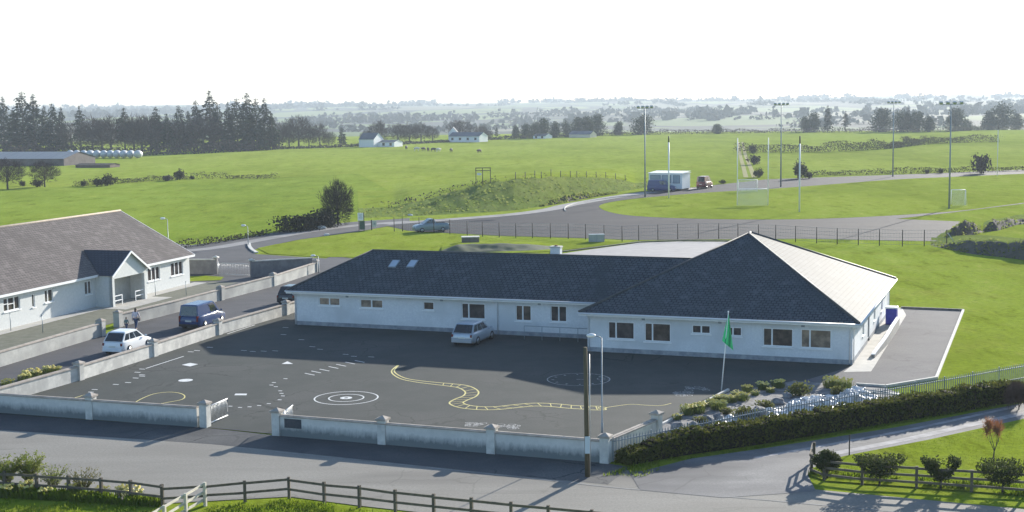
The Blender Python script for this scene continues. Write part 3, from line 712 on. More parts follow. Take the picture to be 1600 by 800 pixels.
# ------------------------------------------------------------------ boundary walls
def boundary(name, label, base, height, piers, pier_h, m=WALLR, thick=.22, cop=COPING, capw=.56, pw=.42, stained=False, group=None):
    base = [Vector((p.x, p.y, 0)) for p in base]; o = base[0]
    t = thing(name, label, 'wall', o, group=group); B = [p - o for p in base]
    mb = MB(); mc = MB(); mf = MB()
    for a, b in zip(B[:-1], B[1:]):
        mb.beam(a + Vector((0, 0, height / 2)), b + Vector((0, 0, height / 2)), thick, height)
        mc.beam(a + Vector((0, 0, height + .035)), b + Vector((0, 0, height + .035)), thick + .12, .07)
        mc.beam(a + Vector((0, 0, height + .083)), b + Vector((0, 0, height + .083)), thick * .5, .03)
        if stained: mf.beam(a + Vector((0, 0, .16)), b + Vector((0, 0, .16)), thick + .02, .32)
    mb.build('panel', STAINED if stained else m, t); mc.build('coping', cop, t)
    for p in piers:
        p = Vector((p.x, p.y, 0)) - o; d = (B[-1] - B[0]); rz = math.atan2(d.y, d.x)
        mb = MB(); mb.box(p + Vector((0, 0, pier_h / 2)), (pw, pw, pier_h), rz); pr = mb.build('pier', m, t)
        mb = MB(); mb.box(p + Vector((0, 0, pier_h + .05)), (capw, capw, .1), rz)
        Mr = Matrix.Rotation(rz, 3, 'Z'); c = p + Vector((0, 0, pier_h + .1)); hh = capw / 2 - .03
        cs = [c + Mr @ Vector((x, y, 0)) for x, y in ((-hh, -hh), (hh, -hh), (hh, hh), (-hh, hh))]; tp = c + Vector((0, 0, .13))
        for k in range(4): mb.face([cs[k], cs[(k + 1) % 4], tp])
        mb.build('cap', cop, pr)
    return t
PL = [(434, 680), (599, 693.5), (769, 708), (946, 723)]
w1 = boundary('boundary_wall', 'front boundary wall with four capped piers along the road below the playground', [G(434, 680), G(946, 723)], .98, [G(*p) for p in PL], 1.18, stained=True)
p = G(449, 682) - G(434, 680); d = (G(946, 723) - G(434, 680)).normalized()
mb = MB(); c = d * .95; c.z = .68; nn = Vector((d.y, -d.x, 0)); mb.box(c + nn * .115, (.95, .03, .46), math.atan2(d.y, d.x)); pq = mb.build('plaque', mat('dark_plaque', (.035, .045, .06), (.06, .07, .085), 9, .3, .5), w1)
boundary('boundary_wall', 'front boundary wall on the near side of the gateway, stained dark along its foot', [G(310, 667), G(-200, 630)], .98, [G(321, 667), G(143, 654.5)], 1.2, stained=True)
boundary('boundary_wall', 'short boundary wall running back from the corner to a capped pier by the garden bed', [G(950, 722), G(1026, 688)], 1.0, [G(1026, 688)], 1.28)
boundary('boundary_wall', 'sunlit stepped boundary wall with piers between the playground and the parked cars', [G(-130, 668), G(124, 594), G(240, 557), G(341, 523), G(447, 492), G(470, 485)], .82, [G(124, 594), G(240, 557), G(341, 523), G(447, 492)], 1.0, pw=.45)
boundary('roadside_wall', 'grey roadside wall in front of the bungalow on the near side of its pedestrian gap', [G(-160, 620), G(0, 573), G(158, 525)], .92, [G(158, 525)], 1.08, BLOCK, pw=.5)
boundary('roadside_wall', 'grey roadside wall in front of the bungalow climbing from the pedestrian gap to the entrance gate', [G(185, 511), G(272, 489), G(345, 469), G(430, 446.5), G(494, 425)], .92, [G(185, 511), G(345, 469), G(427, 447), G(494, 425)], 1.08, BLOCK, pw=.5)
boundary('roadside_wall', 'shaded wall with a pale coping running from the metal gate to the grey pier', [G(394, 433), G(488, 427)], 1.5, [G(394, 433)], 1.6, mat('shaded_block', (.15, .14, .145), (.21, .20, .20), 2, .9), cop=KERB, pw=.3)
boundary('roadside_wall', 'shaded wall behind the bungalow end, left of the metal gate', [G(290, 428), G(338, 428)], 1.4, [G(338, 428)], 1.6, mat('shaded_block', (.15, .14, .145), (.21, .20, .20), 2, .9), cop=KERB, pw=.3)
# gates
def tube_gate(label, p, q, h, bars, name='metal_gate', m=WHITE, group=None, r=.03):
    t = thing(name, label, 'gate', p, group=group); d = q - p
    mb = MB(); mb.tube([Vector((0, 0, .12)), d + Vector((0, 0, .12)), d + Vector((0, 0, h)), Vector((0, 0, h)), Vector((0, 0, .12))], r, 6); mb.build('frame', m, t)
    mb = MB()
    for k in range(1, bars): a = d * (k / bars); mb.tube([a + Vector((0, 0, .12)), a + Vector((0, 0, h))], .009, 5)
    mb.build('bars', GALV, t)
    mb = MB(); mb.tube([Vector((0, 0, 0)), Vector((0, 0, h + .1))], .045, 8); mb.build('hinge_post', m, t)
    return t
tube_gate('white tubular gate standing open at the near end of the playground gateway', G(327, 665), G(356, 652), 1.0, 14)
tube_gate('white tubular gate standing open behind the pier with the dark plaque', G(445, 674), G(458, 663), 1.0, 10)
p, q = G(341, 430), G(391, 432)
tube_gate('grey double driveway gate between the two walls behind the bungalow', p, q, 1.2, 20, m=GALV)
# ------------------------------------------------------------------ bungalow
Abr, Bbl = G(297, 443), G(0, 517)
hd_ = (Abr - Bbl); hd_.z = 0; hd_.normalize(); hb = Vector((-hd_.y, hd_.x, 0))     # along the front, and back into the house
HAZ = math.atan2(hd_.y, hd_.x)
HOo = Vector((Abr.x, Abr.y, 0))
house = thing('bungalow', 'white bungalow with a brown tiled roof and a gabled porch beside the side road', 'house', HOo, HAZ)
HL, HW, HE, HRZ = 36.0, 14.6, 2.78, 6.75     # local x runs from -HL to 0, y into the house
def on_house(px, py): return local(HOo, HAZ, hit(px, py, HOo, hb))
def ops_h(rects):
    out = []
    for x0, x1, t, b in rects:
        xm = (x0 + x1) / 2; ym = (t + b) / 2; p, q, r_, s_ = on_house(x0, ym), on_house(x1, ym), on_house(xm, t), on_house(xm, b); out.append((p.x, q.x, s_.z, r_.z))
    return out
opH = ops_h([(5.5, 31.5, 464, 485), (50, 54.5, 459, 480), (70, 83, 452, 472), (132.5, 143, 439, 460), (231, 250, 417, 438), (267, 286, 409, 430)])
TH_ = lambda x, d, z: Vector((x, d, z))
PD = 1.6
pa, pb = [local(HOo, HAZ, hit(px_, py_, HOo - hb * PD, hb)).x for px_, py_ in ((177, 478), (230, 463))]
mb = MB(); wall_face(mb, -HL, 0, 0, HE, opH, TH_)
mb.face([(0, 0, 0), (0, HW, 0), (0, HW, HE), (0, HW / 2, HRZ - .1), (0, 0, HE)]); mb.face([(0, HW, 0), (-HL, HW, 0), (-HL, HW, HE), (0, HW, HE)]); mb.face([(-HL, HW, 0), (-HL, 0, 0), (-HL, 0, HE), (-HL, HW / 2, HRZ - .1), (-HL, HW, HE)])
mb.build('wall', CREAM, house)
for k, o in enumerate(opH):
    window(house, o, TH_, {0: (.28, .66), 1: (), 2: (.4,), 3: (.5,), 4: (.33, .66), 5: (.33, .66)}[k], ((0, .28, .55), (.28, .66, .5)) if k == 0 else ())
mb = MB(); oh = .4; sl = (HRZ - HE) / (HW / 2); ez = HE - oh * sl * .3
e0, e1 = ez, HRZ
roof_face(mb, [(-HL - .3, -oh, ez), (.35, -oh, ez), (.35, HW / 2, HRZ), (-HL - .3, HW / 2, HRZ)]); roof_face(mb, [(.35, HW + oh, ez), (-HL - .3, HW + oh, ez), (-HL - .3, HW / 2, HRZ), (.35, HW / 2, HRZ)])
rf = mb.build('roof', BROWNT, house); ridge(rf, [((-HL - .3, HW / 2, HRZ), (.35, HW / 2, HRZ))], .1, BROWNT if False else mat('brown_ridge', (.22, .18, .14), (.30, .25, .19), 2, .8))
mb = MB(); mb.beam((-HL - .3, -oh, ez - .1), (pa - .2, -oh, ez - .1), .05, .19); mb.beam((pb + .2, -oh, ez - .1), (.37, -oh, ez - .1), .05, .19)
mb.beam((.36, -oh, ez - .1), (.36, HW / 2, HRZ - .1), .05, .2); mb.beam((.36, HW + oh, ez - .1), (.36, HW / 2, HRZ - .1), .05, .2); mb.build('fascia', WHITE, house)
mb = MB(); mb.face([(-HL, -oh, ez - .17), (-HL, 0, ez - .17), (0, 0, ez - .17), (0, -oh, ez - .17)]); mb.build('soffit', WHITE, house)
# porch: projecting open gable
pz = HE; pm = (pa + pb) / 2; apz = pz + (pb - pa) / 2 * .62
mb = MB()
def pbox(m_, x0, x1, y0, y1, z0, z1): m_.box(((x0 + x1) / 2, (y0 + y1) / 2, (z0 + z1) / 2), (x1 - x0, y1 - y0, z1 - z0))
pbox(mb, pa, pa + .32, -PD, -PD + .32, 0, 2.32); pbox(mb, pb - .32, pb, -PD, -PD + .32, 0, 2.32); pbox(mb, pa, pb, -PD, -PD + .25, 2.321, pz)
mb.face([(pa, -PD, 0), (pa, 0, 0), (pa, 0, pz), (pa, -PD, pz)][::-1]); mb.face([(pb, -PD, 0), (pb, 0, 0), (pb, 0, pz), (pb, -PD, pz)])
mb.face([(pa, -PD + .002, pz), (pb, -PD + .002, pz), (pm, -PD + .002, apz)])
po = mb.build('porch', CREAM, house)
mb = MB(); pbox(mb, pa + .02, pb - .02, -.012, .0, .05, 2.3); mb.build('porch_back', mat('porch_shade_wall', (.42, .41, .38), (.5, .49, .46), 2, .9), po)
mb = MB(); yb_ = (apz - ez) / sl - oh; ov = .3; hl = (pb - pa) / 2 + ov; pe = apz - hl * .62
roof_face(mb, [(pm - hl, (pe - ez) / sl - oh, pe + .04), (pm - hl, -PD - .25, pe + .04), (pm, -PD - .25, apz + .04), (pm, yb_ + .05, apz + .04)]); roof_face(mb, [(pm + hl, -PD - .25, pe + .04), (pm + hl, (pe - ez) / sl - oh, pe + .04), (pm, yb_ + .05, apz + .04), (pm, -PD - .25, apz + .04)])
mb.build('porch_roof', DARKROOF, po)
mb = MB(); mb.beam((pm - hl, -PD - .26, pe - .04), (pm, -PD - .26, apz - .04), .05, .17); mb.beam((pm + hl, -PD - .26, pe - .04), (pm, -PD - .26, apz - .04), .05, .17); mb.build('bargeboard', WHITE, po)
for s_, e_ in ((pa + .35, pa + 1.6), (pb - 1.6, pb - .35)):
    mb = MB()
    for z in (.45, .85): mb.beam((s_, -PD + .15, z), (e_, -PD + .15, z), .05, .07)
    mb.beam((s_ if s_ > pm else e_, -PD + .15, 0), (s_ if s_ > pm else e_, -PD + .15, .9), .06, .06); mb.build('railing', WHITE, po)
sheet('footpath', [(HOo + hd_ * x + hb * y) for x, y in ((-HL, -1.3), (.8, -1.3), (.8, 0), (-HL, 0))], .02, CONC)
sheet('paving', [(HOo + hd_ * x + hb * y) for x, y in ((pa - 1, -3.4), (pb + 1.2, -3.4), (pb + 1.2, -1.25), (pa - 1, -1.25))], .026, CONC)
sheet('garden_soil', [(HOo + hd_ * x + hb * y) for x, y in ((-HL, -6.4), (-14, -6.4), (-14, -4.6), (1.5, -4.2), (1.5, -1.35), (-HL, -1.35))], .015, mat('mossy_soil', (.075, .082, .05), (.12, .12, .085), 1.5, .95, bump=.5))
for k, (x, y, t_) in enumerate(((17, 517, 489), (67, 520, 492), (243, 462, 437), (291, 462, 440))):
    o = thing('thin_post', ['thin grey rod by the left window of the bungalow', 'thin grey rod at the foot of the bungalow wall, inside the wall near its gap', 'thin grey rod just right of the porch', 'thin grey rod at the far corner of the bungalow garden'][k], 'post', G(x, y), group='thin rods in the bungalow garden')
    h_ = hgt(x, y, t_); mb = MB(); mb.tube([(0, 0, 0), (0, 0, h_)], .03, 6); mb.build('rod', GREYP, o); mb = MB(); mb.ball((0, 0, h_), .05, 0, 6, 4); mb.build('finial', GREYP, o)

# ------------------------------------------------------------------ poles, lamps, flag
p = G(918, 745); h_ = hgt(918, 745, 540)
pole = thing('utility_pole', 'dark wooden pole rising from the verge in front of the playground wall', 'pole', p)
mb = MB(); mb.tube([(0, 0, -.1), (-.03, 0, h_ * .5), (-.06, 0, h_)], [.112, .10, .085], 12); mb.build('shaft', POLEWOOD, pole)
mb = MB(); mb.tube([(.13, -.02, .1), (.115, -.02, h_ - .3)], .022, 6); mb.build('conduit', GALV, pole)
mb = MB(); mb.box((.0, -.13, 1.45), (.22, .06, .75)); mb.build('notice_plate', mat('pale_plate', (.5, .58, .62), None), pole)
def lamp(label, x, yb, yt, side=-1, head=.2, group='slim street lamps', m=GREYP, r=.036):
    t = thing('street_lamp', label, 'street lamp', G(x, yb), group=group); h = hgt(x, yb, yt)
    mb = MB(); mb.tube([(0, 0, 0), (0, 0, .9), (0, 0, .95), (0, 0, h - .12)], [r * 1.6, r * 1.6, r, r * .8], 8); mb.build('pole', m, t)
    mb = MB(); mb.tube([(0, 0, h - .15), (side * .12, 0, h - .05), (side * .32, 0, h)], r * .7, 6); mb.build('arm', m, t)
    mb = MB(); mb.ball((side * .5, 0, h), head, 0, 10, 7, (1.45, .9, .62)); hd = mb.build('lamp_head', WHITE, t)
    mb = MB(); mb.ball((side * .5, 0, h - head * .35), head * .8, 0, 10, 6, (1.3, .85, .45)); mb.build('lens', LAMPW, hd)
    return t
lamp('slim street lamp with a white head standing just inside the playground wall', 941, 690, 522, head=.16)
lamp('slim street lamp with a pale head rising behind the end of the bungalow roof', 264, 406, 341, r=.04)
lamp('slim street lamp beside the bend of the access road above the driveway gate', 388, 384, 352, r=.035)
lamp('short street lamp with a pale head beside the last pier of the roadside wall', 498, 427, 399, -1, .17, r=.035)
fp = thing('flagpole', 'thin pale flagpole leaning slightly in front of the school', 'flagpole', G(1127, 612))
top = hit(1138, 487, G(1127, 612), Vector((0, 1, 0))) - G(1127, 612)
mb = MB(); mb.tube([(0, 0, 0), top * .5, top], [.035, .03, .022], 8); mb.build('pole', WHITE, fp); mb = MB(); mb.ball(top, .05, 0, 8, 5); mb.build('finial', WHITE, fp)
mb = MB(); dr = top.normalized()
NU, NV = 9, 8; vs = []
for j in range(NV + 1):
    for i in range(NU + 1):
        u, v = i / NU, j / NV
        b = top - dr * (.12 + v * 1.55)
        vs.append(b + Vector((u * (.06 + .38 * v) - .18 * v * (1 - u) , .10 * math.sin(u * 7 + v * 2) * (.3 + v), -u * .45 * v - .1 * u)))
mb.mesh(vs, [(j * (NU + 1) + i, j * (NU + 1) + i + 1, (j + 1) * (NU + 1) + i + 1, (j + 1) * (NU + 1) + i) for j in range(NV) for i in range(NU)], 0, True)
fl = thing('flag', 'limp green flag hanging from the top of the leaning pole', 'flag', G(1127, 612)); mb.build('cloth', GREENF, fl)

def flood(label, x, yb, yt, wide=1.15):
    t = thing('floodlight_mast', label, 'floodlight', G(x, yb), group='floodlight masts round the pitch'); h = hgt(x, yb, yt)
    mb = MB(); mb.tube([(0, 0, 0), (0, 0, h)], [.15, .08], 8); mb.build('mast', GREYP, t)
    mb = MB(); mb.beam((-wide, 0, h), (wide, 0, h), .1, .1); mb.build('crossarm', GREYP, t)
    for k in range(4):
        xx = -wide + k * 2 * wide / 3; mb = MB(); mb.box((xx, 0, h + .22), (.5, .3, .34), rot=Matrix.Rotation(.5, 3, 'X')); mb.build('lamp_head', GALV, t)
flood('floodlight mast nearest the white cabin', 1008, 308, 170); flood('floodlight mast behind the goal beside the lone bush', 1220, 292, 165); flood('floodlight mast on the far side of the pitch, between the bush hedge and the trees', 1395, 276, 162); flood('nearest floodlight mast with a wide dark head, beside the small net at the pitch corner', 1483, 326, 164, 1.5)
def tall_post(label, x, yb, yt, r=.12):
    t = thing('net_post', label, 'post', G(x, yb), group='tall white posts at the pitch ends'); h = hgt(x, yb, yt)
    mb = MB(); mb.tube([(0, 0, 0), (0, 0, h * .9)], r, 8); mb.build('post', WHITE, t); mb = MB(); mb.tube([(0, 0, h * .9), (0, 0, h)], r * .9, 8); mb.build('dark_tip', BLACK, t)
tall_post('tall white post with a dark tip, in line with the white cabin', 1045, 310, 213); tall_post('tall white post with a dark tip standing on the pitch before the lone bush', 1249, 331, 213); tall_post('tall faint white post at the far end of the pitch near the right edge', 1558, 275, 195, .07)
def goal(label, x0, x1, yb, hc, hu, depth, name='goal_posts', group='goals on the pitch'):
    a, b = G(x0, yb), G(x1, yb); t = thing(name, label, 'goal', a, group=group); d = b - a; e = d.normalized(); bk = Vector((e.y, -e.x, 0)) * depth
    if bk.y > 0: bk = -bk
    for q in (Vector(), d): mb = MB(); mb.tube([q, q + Vector((0, 0, hu))], .07, 8); mb.build('upright', WHITE, t)
    mb = MB(); mb.tube([Vector((0, 0, hc)), d + Vector((0, 0, hc))], .06, 8); mb.build('crossbar', WHITE, t)
    mb = MB(); st = .16; L = d.length
    tp = Vector((0, 0, hc)); ts = bk * .35
    def strip(o, u, v, nu, nv):
        for i in range(nu + 1): mb.beam(o + u * (i / nu), o + u * (i / nu) + v, .022, .022)
        for j in range(nv + 1): mb.beam(o + v * (j / nv), o + v * (j / nv) + u, .022, .022)
    strip(bk, d, tp + ts - bk, int(L / st), int(hc / st)); strip(tp, d, ts, int(L / st), 5)
    mb.build('net', NETM, t)
goal('goal with tall uprights and a white net, at the centre of the pitch end', 1152, 1200, 320, 2.5, 10.5, 2.6)
goal('low training goal behind the tall goal, against the track', 1153, 1183, 299, 2.1, 2.1, 1.2)
goal('low white netted goal at the pitch corner by the nearest floodlight mast', 1486, 1508, 320, 2.3, 2.3, 2.2)

# ------------------------------------------------------------------ vehicles
def loft(mb, secs, m=0, smooth=True, cap=True):
    n = len(secs[0]); vs = [p for s in secs for p in s]; fs = []
    for k in range(len(secs) - 1):
        for j in range(n): fs.append((k * n + j, (k + 1) * n + j, (k + 1) * n + (j + 1) % n, k * n + (j + 1) % n))
    if cap: fs.append(tuple(range(n))); fs.append(tuple((len(secs) - 1) * n + j for j in range(n - 1, -1, -1)))
    mb.mesh(vs, fs, m, smooth)

def vehicle(name, label, cat, loc, heading, paint, kind='hatch', group=None, L=4.0, W=1.72, Ht=1.5):
    """+X is the nose. heading = yaw of the nose in the world (radians)"""
    t = thing(name, label, cat, loc, heading, group)
    hl = L / 2; wb = L * .30; gr = .2
    belt = {'hatch': .92, 'saloon': .90, 'van': 1.05, 'pickup': 1.0}[kind] * (Ht / 1.5 if kind != 'van' else Ht / 1.85)
    # body tub: stations along x: (x, z_bottom, z_top, half width)
    hood = belt * .90
    st = [(-hl, .42, belt * .72, W * .40), (-hl + .07, .28, belt * .93, W * .46), (-hl + .35, gr, belt, W * .495), (-wb, gr, belt, W * .5), (0, gr, belt, W * .5), (hl * .42, gr, belt * .99, W * .5), (hl * .55, gr, hood * 1.02, W * .495), (hl - .45, gr + .02, hood * .93, W * .485), (hl - .10, .26, hood * .80, W * .44), (hl, .36, hood * .64, W * .36)]
    secs = []
    for x, zb, zt_, hw in st:
        zm = zb + (zt_ - zb) * .55
        secs.append([Vector((x, y, z)) for y, z in ((-hw * .90, zb), (-hw, zb + .12), (-hw, zm), (-hw * .97, zt_ - .06), (-hw * .86, zt_), (hw * .86, zt_), (hw * .97, zt_ - .06), (hw, zm), (hw, zb + .12), (hw * .90, zb))])
    mb = MB(); loft(mb, secs)
    # cabin
    cab = {'hatch': [(-hl + .14, .0), (-hl + .62, 1), (hl * .05, 1), (hl * .52, 0)], 'saloon': [(-hl + .55, 0), (-hl + 1.15, 1), (hl * .0, 1), (hl * .48, 0)],
           'van': [(-hl + .08, 0), (-hl + .22, 1), (hl * .22, 1), (hl * .60, 0)], 'pickup': [(-hl * .25, 0), (-hl * .12, 1), (hl * .12, 1), (hl * .48, 0)]}[kind]
    rw = W * .385; bw = W * .465; zt_ = Ht
    def ring(x, z, hw): return [Vector((x, -hw, z)), Vector((x, hw, z))]
    (xa, _), (xb, _), (xc, _), (xd, _) = cab
    b0 = belt - .03
    P = {'rl': Vector((xa, -bw * .93, b0)), 'rr': Vector((xa, bw * .93, b0)), 'tl': Vector((xb, -rw, zt_ - .05)), 'tr': Vector((xb, rw, zt_ - .05)), 'ul': Vector((xc, -rw, zt_ - .03)), 'ur': Vector((xc, rw, zt_ - .03)), 'fl': Vector((xd, -bw * .93, b0)), 'fr': Vector((xd, bw * .93, b0))}
    mid = (P['tl'] + P['ul']) / 2; ml = Vector((mid.x, -rw * .7, zt_)); mr = Vector((mid.x, rw * .7, zt_))
    mb.face([P['rl'], P['tl'], P['tr'], P['rr']][::-1], smooth=False); mb.face([P['fl'], P['fr'], P['ur'], P['ul']])
    mb.face([P['rl'], P['fl'], P['ul'], P['tl']]); mb.face([P['rr'], P['tr'], P['ur'], P['fr']])
    # slightly domed roof
    tl2, tr2, ul2, ur2 = [Vector((p.x + dx, p.y * .8, p.z + .05)) for p, dx in ((P['tl'], .1), (P['tr'], .1), (P['ul'], -.1), (P['ur'], -.1))]
    mb.face([tl2, ul2, ur2, tr2], smooth=True); mb.face([P['tl'], P['ul'], ul2, tl2], smooth=True); mb.face([P['tr'], tr2, ur2, P['ur']], smooth=True); mb.face([P['tl'], tl2, tr2, P['tr']], smooth=True); mb.face([P['ul'], P['ur'], ur2, ul2], smooth=True)
    if kind == 'pickup':
        mb.box((-hl * .62, 0, belt - .002), (hl * .7, W * .8, .004), m=1)
    body = mb.build('body', [paint, BLACK], t, .02)
    def inset(a, b, c, d, k, off):
        c0 = (a + b + c + d) / 4; n = (b - a).cross(d - a).normalized()
        if n.dot(c0 - Vector((0, 0, .8))) < 0: n = -n
        return [p.lerp(c0, k) + n * off for p in (a, b, c, d)]
    def glass(a, b, c, d, k=.10, nm='window'):
        m_ = MB(); m_.face(inset(a, b, c, d, k, .012)); m_.build(nm, CARGLASS, t)
    if kind == 'van':
        glass(P['rr'], P['rl'], P['tl'], P['tr'], .14, 'rear_window')
    else: glass(P['rr'], P['rl'], P['tl'], P['tr'], .10, 'rear_window')
    glass(P['fl'], P['fr'], P['ur'], P['ul'], .08, 'windscreen')
    for sgn, a, b, c, d in ((-1, 'rl', 'fl', 'ul', 'tl'), (1, 'rr', 'fr', 'ur', 'tr')):
        a, b, c, d = P[a], P[b], P[c], P[d]
        def at(u, v): return a.lerp(b, u).lerp(d.lerp(c, u), v)
        spans = {'hatch': ((.06, .30), (.34, .60), (.63, .93)), 'saloon': ((.12, .46), (.5, .9)), 'van': ((.60, .92),), 'pickup': ((.1, .45), (.5, .92))}[kind]
        for u0, u1 in spans: glass(at(u0, .12), at(u1, .12), at(min(u1, .95), .88), at(u0, .88), .04, 'side_window')
        m_ = MB(); m_.ball((xd - .18, sgn * (W * .5 + .08), belt + .06), .10, 0, 8, 5, (.6, 1, .7)); m_.build('mirror', paint, t)
        m_ = MB(); m_.box((-hl + .06, sgn * W * .40, belt * .80), (.14, W * .07, .18 if kind != 'van' else .42)); m_.build('tail_light', LAMPR, t)
        m_ = MB(); m_.box((hl - .16, sgn * W * .35, hood * .70), (.2, W * .15, .15)); m_.build('headlight', LAMPW, t)
        for wx in (-wb, wb * 1.02):
            y = sgn * (W * .5 - .11)
            m_ = MB(); m_.tube([(wx, y - sgn * .11, .31), (wx, y + sgn * .125, .31)], .31, 16); wh = m_.build('wheel', TYRE, t)
            m_ = MB(); m_.tube([(wx, y + sgn * .11, .31), (wx, y + sgn * .135, .31)], .2, 10); m_.build('rim', RIM, wh)
    m_ = MB(); m_.box((-hl + .0, 0, .36), (.16, W * .84, .17)); m_.build('bumper', BLACK if kind == 'van' else paint, t)
    m_ = MB(); m_.box((hl - .08, 0, .36), (.2, W * .72, .18)); m_.build('bumper', BLACK if kind == 'van' else paint, t)
    m_ = MB(); m_.box((-hl - .005, 0, belt * .64), (.03, .5, .11)); m_.build('number_plate', mat('plate_white', (.6, .6, .55), None), t)
    return t
yaw = lambda p, q: math.atan2((q - p).y, (q - p).x)
side_dir = yaw(G(240, 557), G(341, 523))
vehicle('parked_car', 'silver hatchback parked in the school shadow on the playground', 'car', G(740, 534), math.radians(68), SILVERP, 'hatch', L=4.05, Ht=1.48)
vehicle('parked_car', 'white hatchback parked along the playground wall behind the blue van', 'car', G(200, 548), side_dir, WHITEP, 'hatch', L=3.8, W=1.68, Ht=1.5)
vehicle('parked_van', 'blue van parked facing away on the side road ahead of the white hatchback', 'van', G(317, 509), side_dir, BLUECP, 'van', L=4.3, W=1.8, Ht=1.85)
vehicle('parked_car', 'dark car half hidden behind the left corner of the school', 'car', G(462, 472), side_dir, DARKP, 'hatch', L=4.0)
vehicle('parked_car', 'silver pickup parked beyond the wire fence near the notice boards', 'car', G(673, 362), math.radians(200), mat('slate_blue_paint', (.16, .22, .27), None, rough=.28, spec=.6, metal=.3), 'pickup', L=4.6, W=1.8, Ht=1.7)
vehicle('parked_van', 'dark blue van in front of the white cabin', 'van', G(1034, 299), math.radians(-12), NAVYP, 'van', L=5.2, W=1.9, Ht=2.1)
vehicle('parked_van', 'dark red van standing beyond the white cabin on the track', 'van', G(1101, 294), math.radians(62), REDP, 'van', L=4.4, W=1.9, Ht=2.3)

# white cabin
p = G(1046, 296.5); cb = thing('site_cabin', 'white portable cabin with wide grey windows behind the dark blue van', 'cabin', p, math.radians(-28))
mb = MB(); mb.box((0, 0, 1.75), (6.6, 4.2, 2.9)); mb.build('body', WHITE, cb, .05)
mb = MB(); mb.face([(-3.45, -2.25, 3.22), (3.45, -2.25, 3.22), (3.45, 2.25, 3.45), (-3.45, 2.25, 3.45)]); mb.box((0, 0, 3.18), (6.9, 4.5, .06)); mb.build('roof', WHITE, cb)
for x0, x1 in ((-3.0, -.9), (-.7, 1.2), (1.5, 2.9)):
    mb = MB(); mb.box(((x0 + x1) / 2, -2.12, 2.1), (x1 - x0, .05, 1.5)); f = mb.build('window', mat('cabin_frame', (.15, .17, .2), None), cb); mb = MB(); mb.box(((x0 + x1) / 2, -2.15, 2.1), (x1 - x0 - .2, .02, 1.3)); mb.build('pane', mat('cabin_glass', (.22, .28, .34), (.3, .36, .42), .6, .2, .7), f)
mb = MB(); mb.box((0, 0, .16), (6.2, 3.8, .32)); mb.build('base', BLACK, cb)

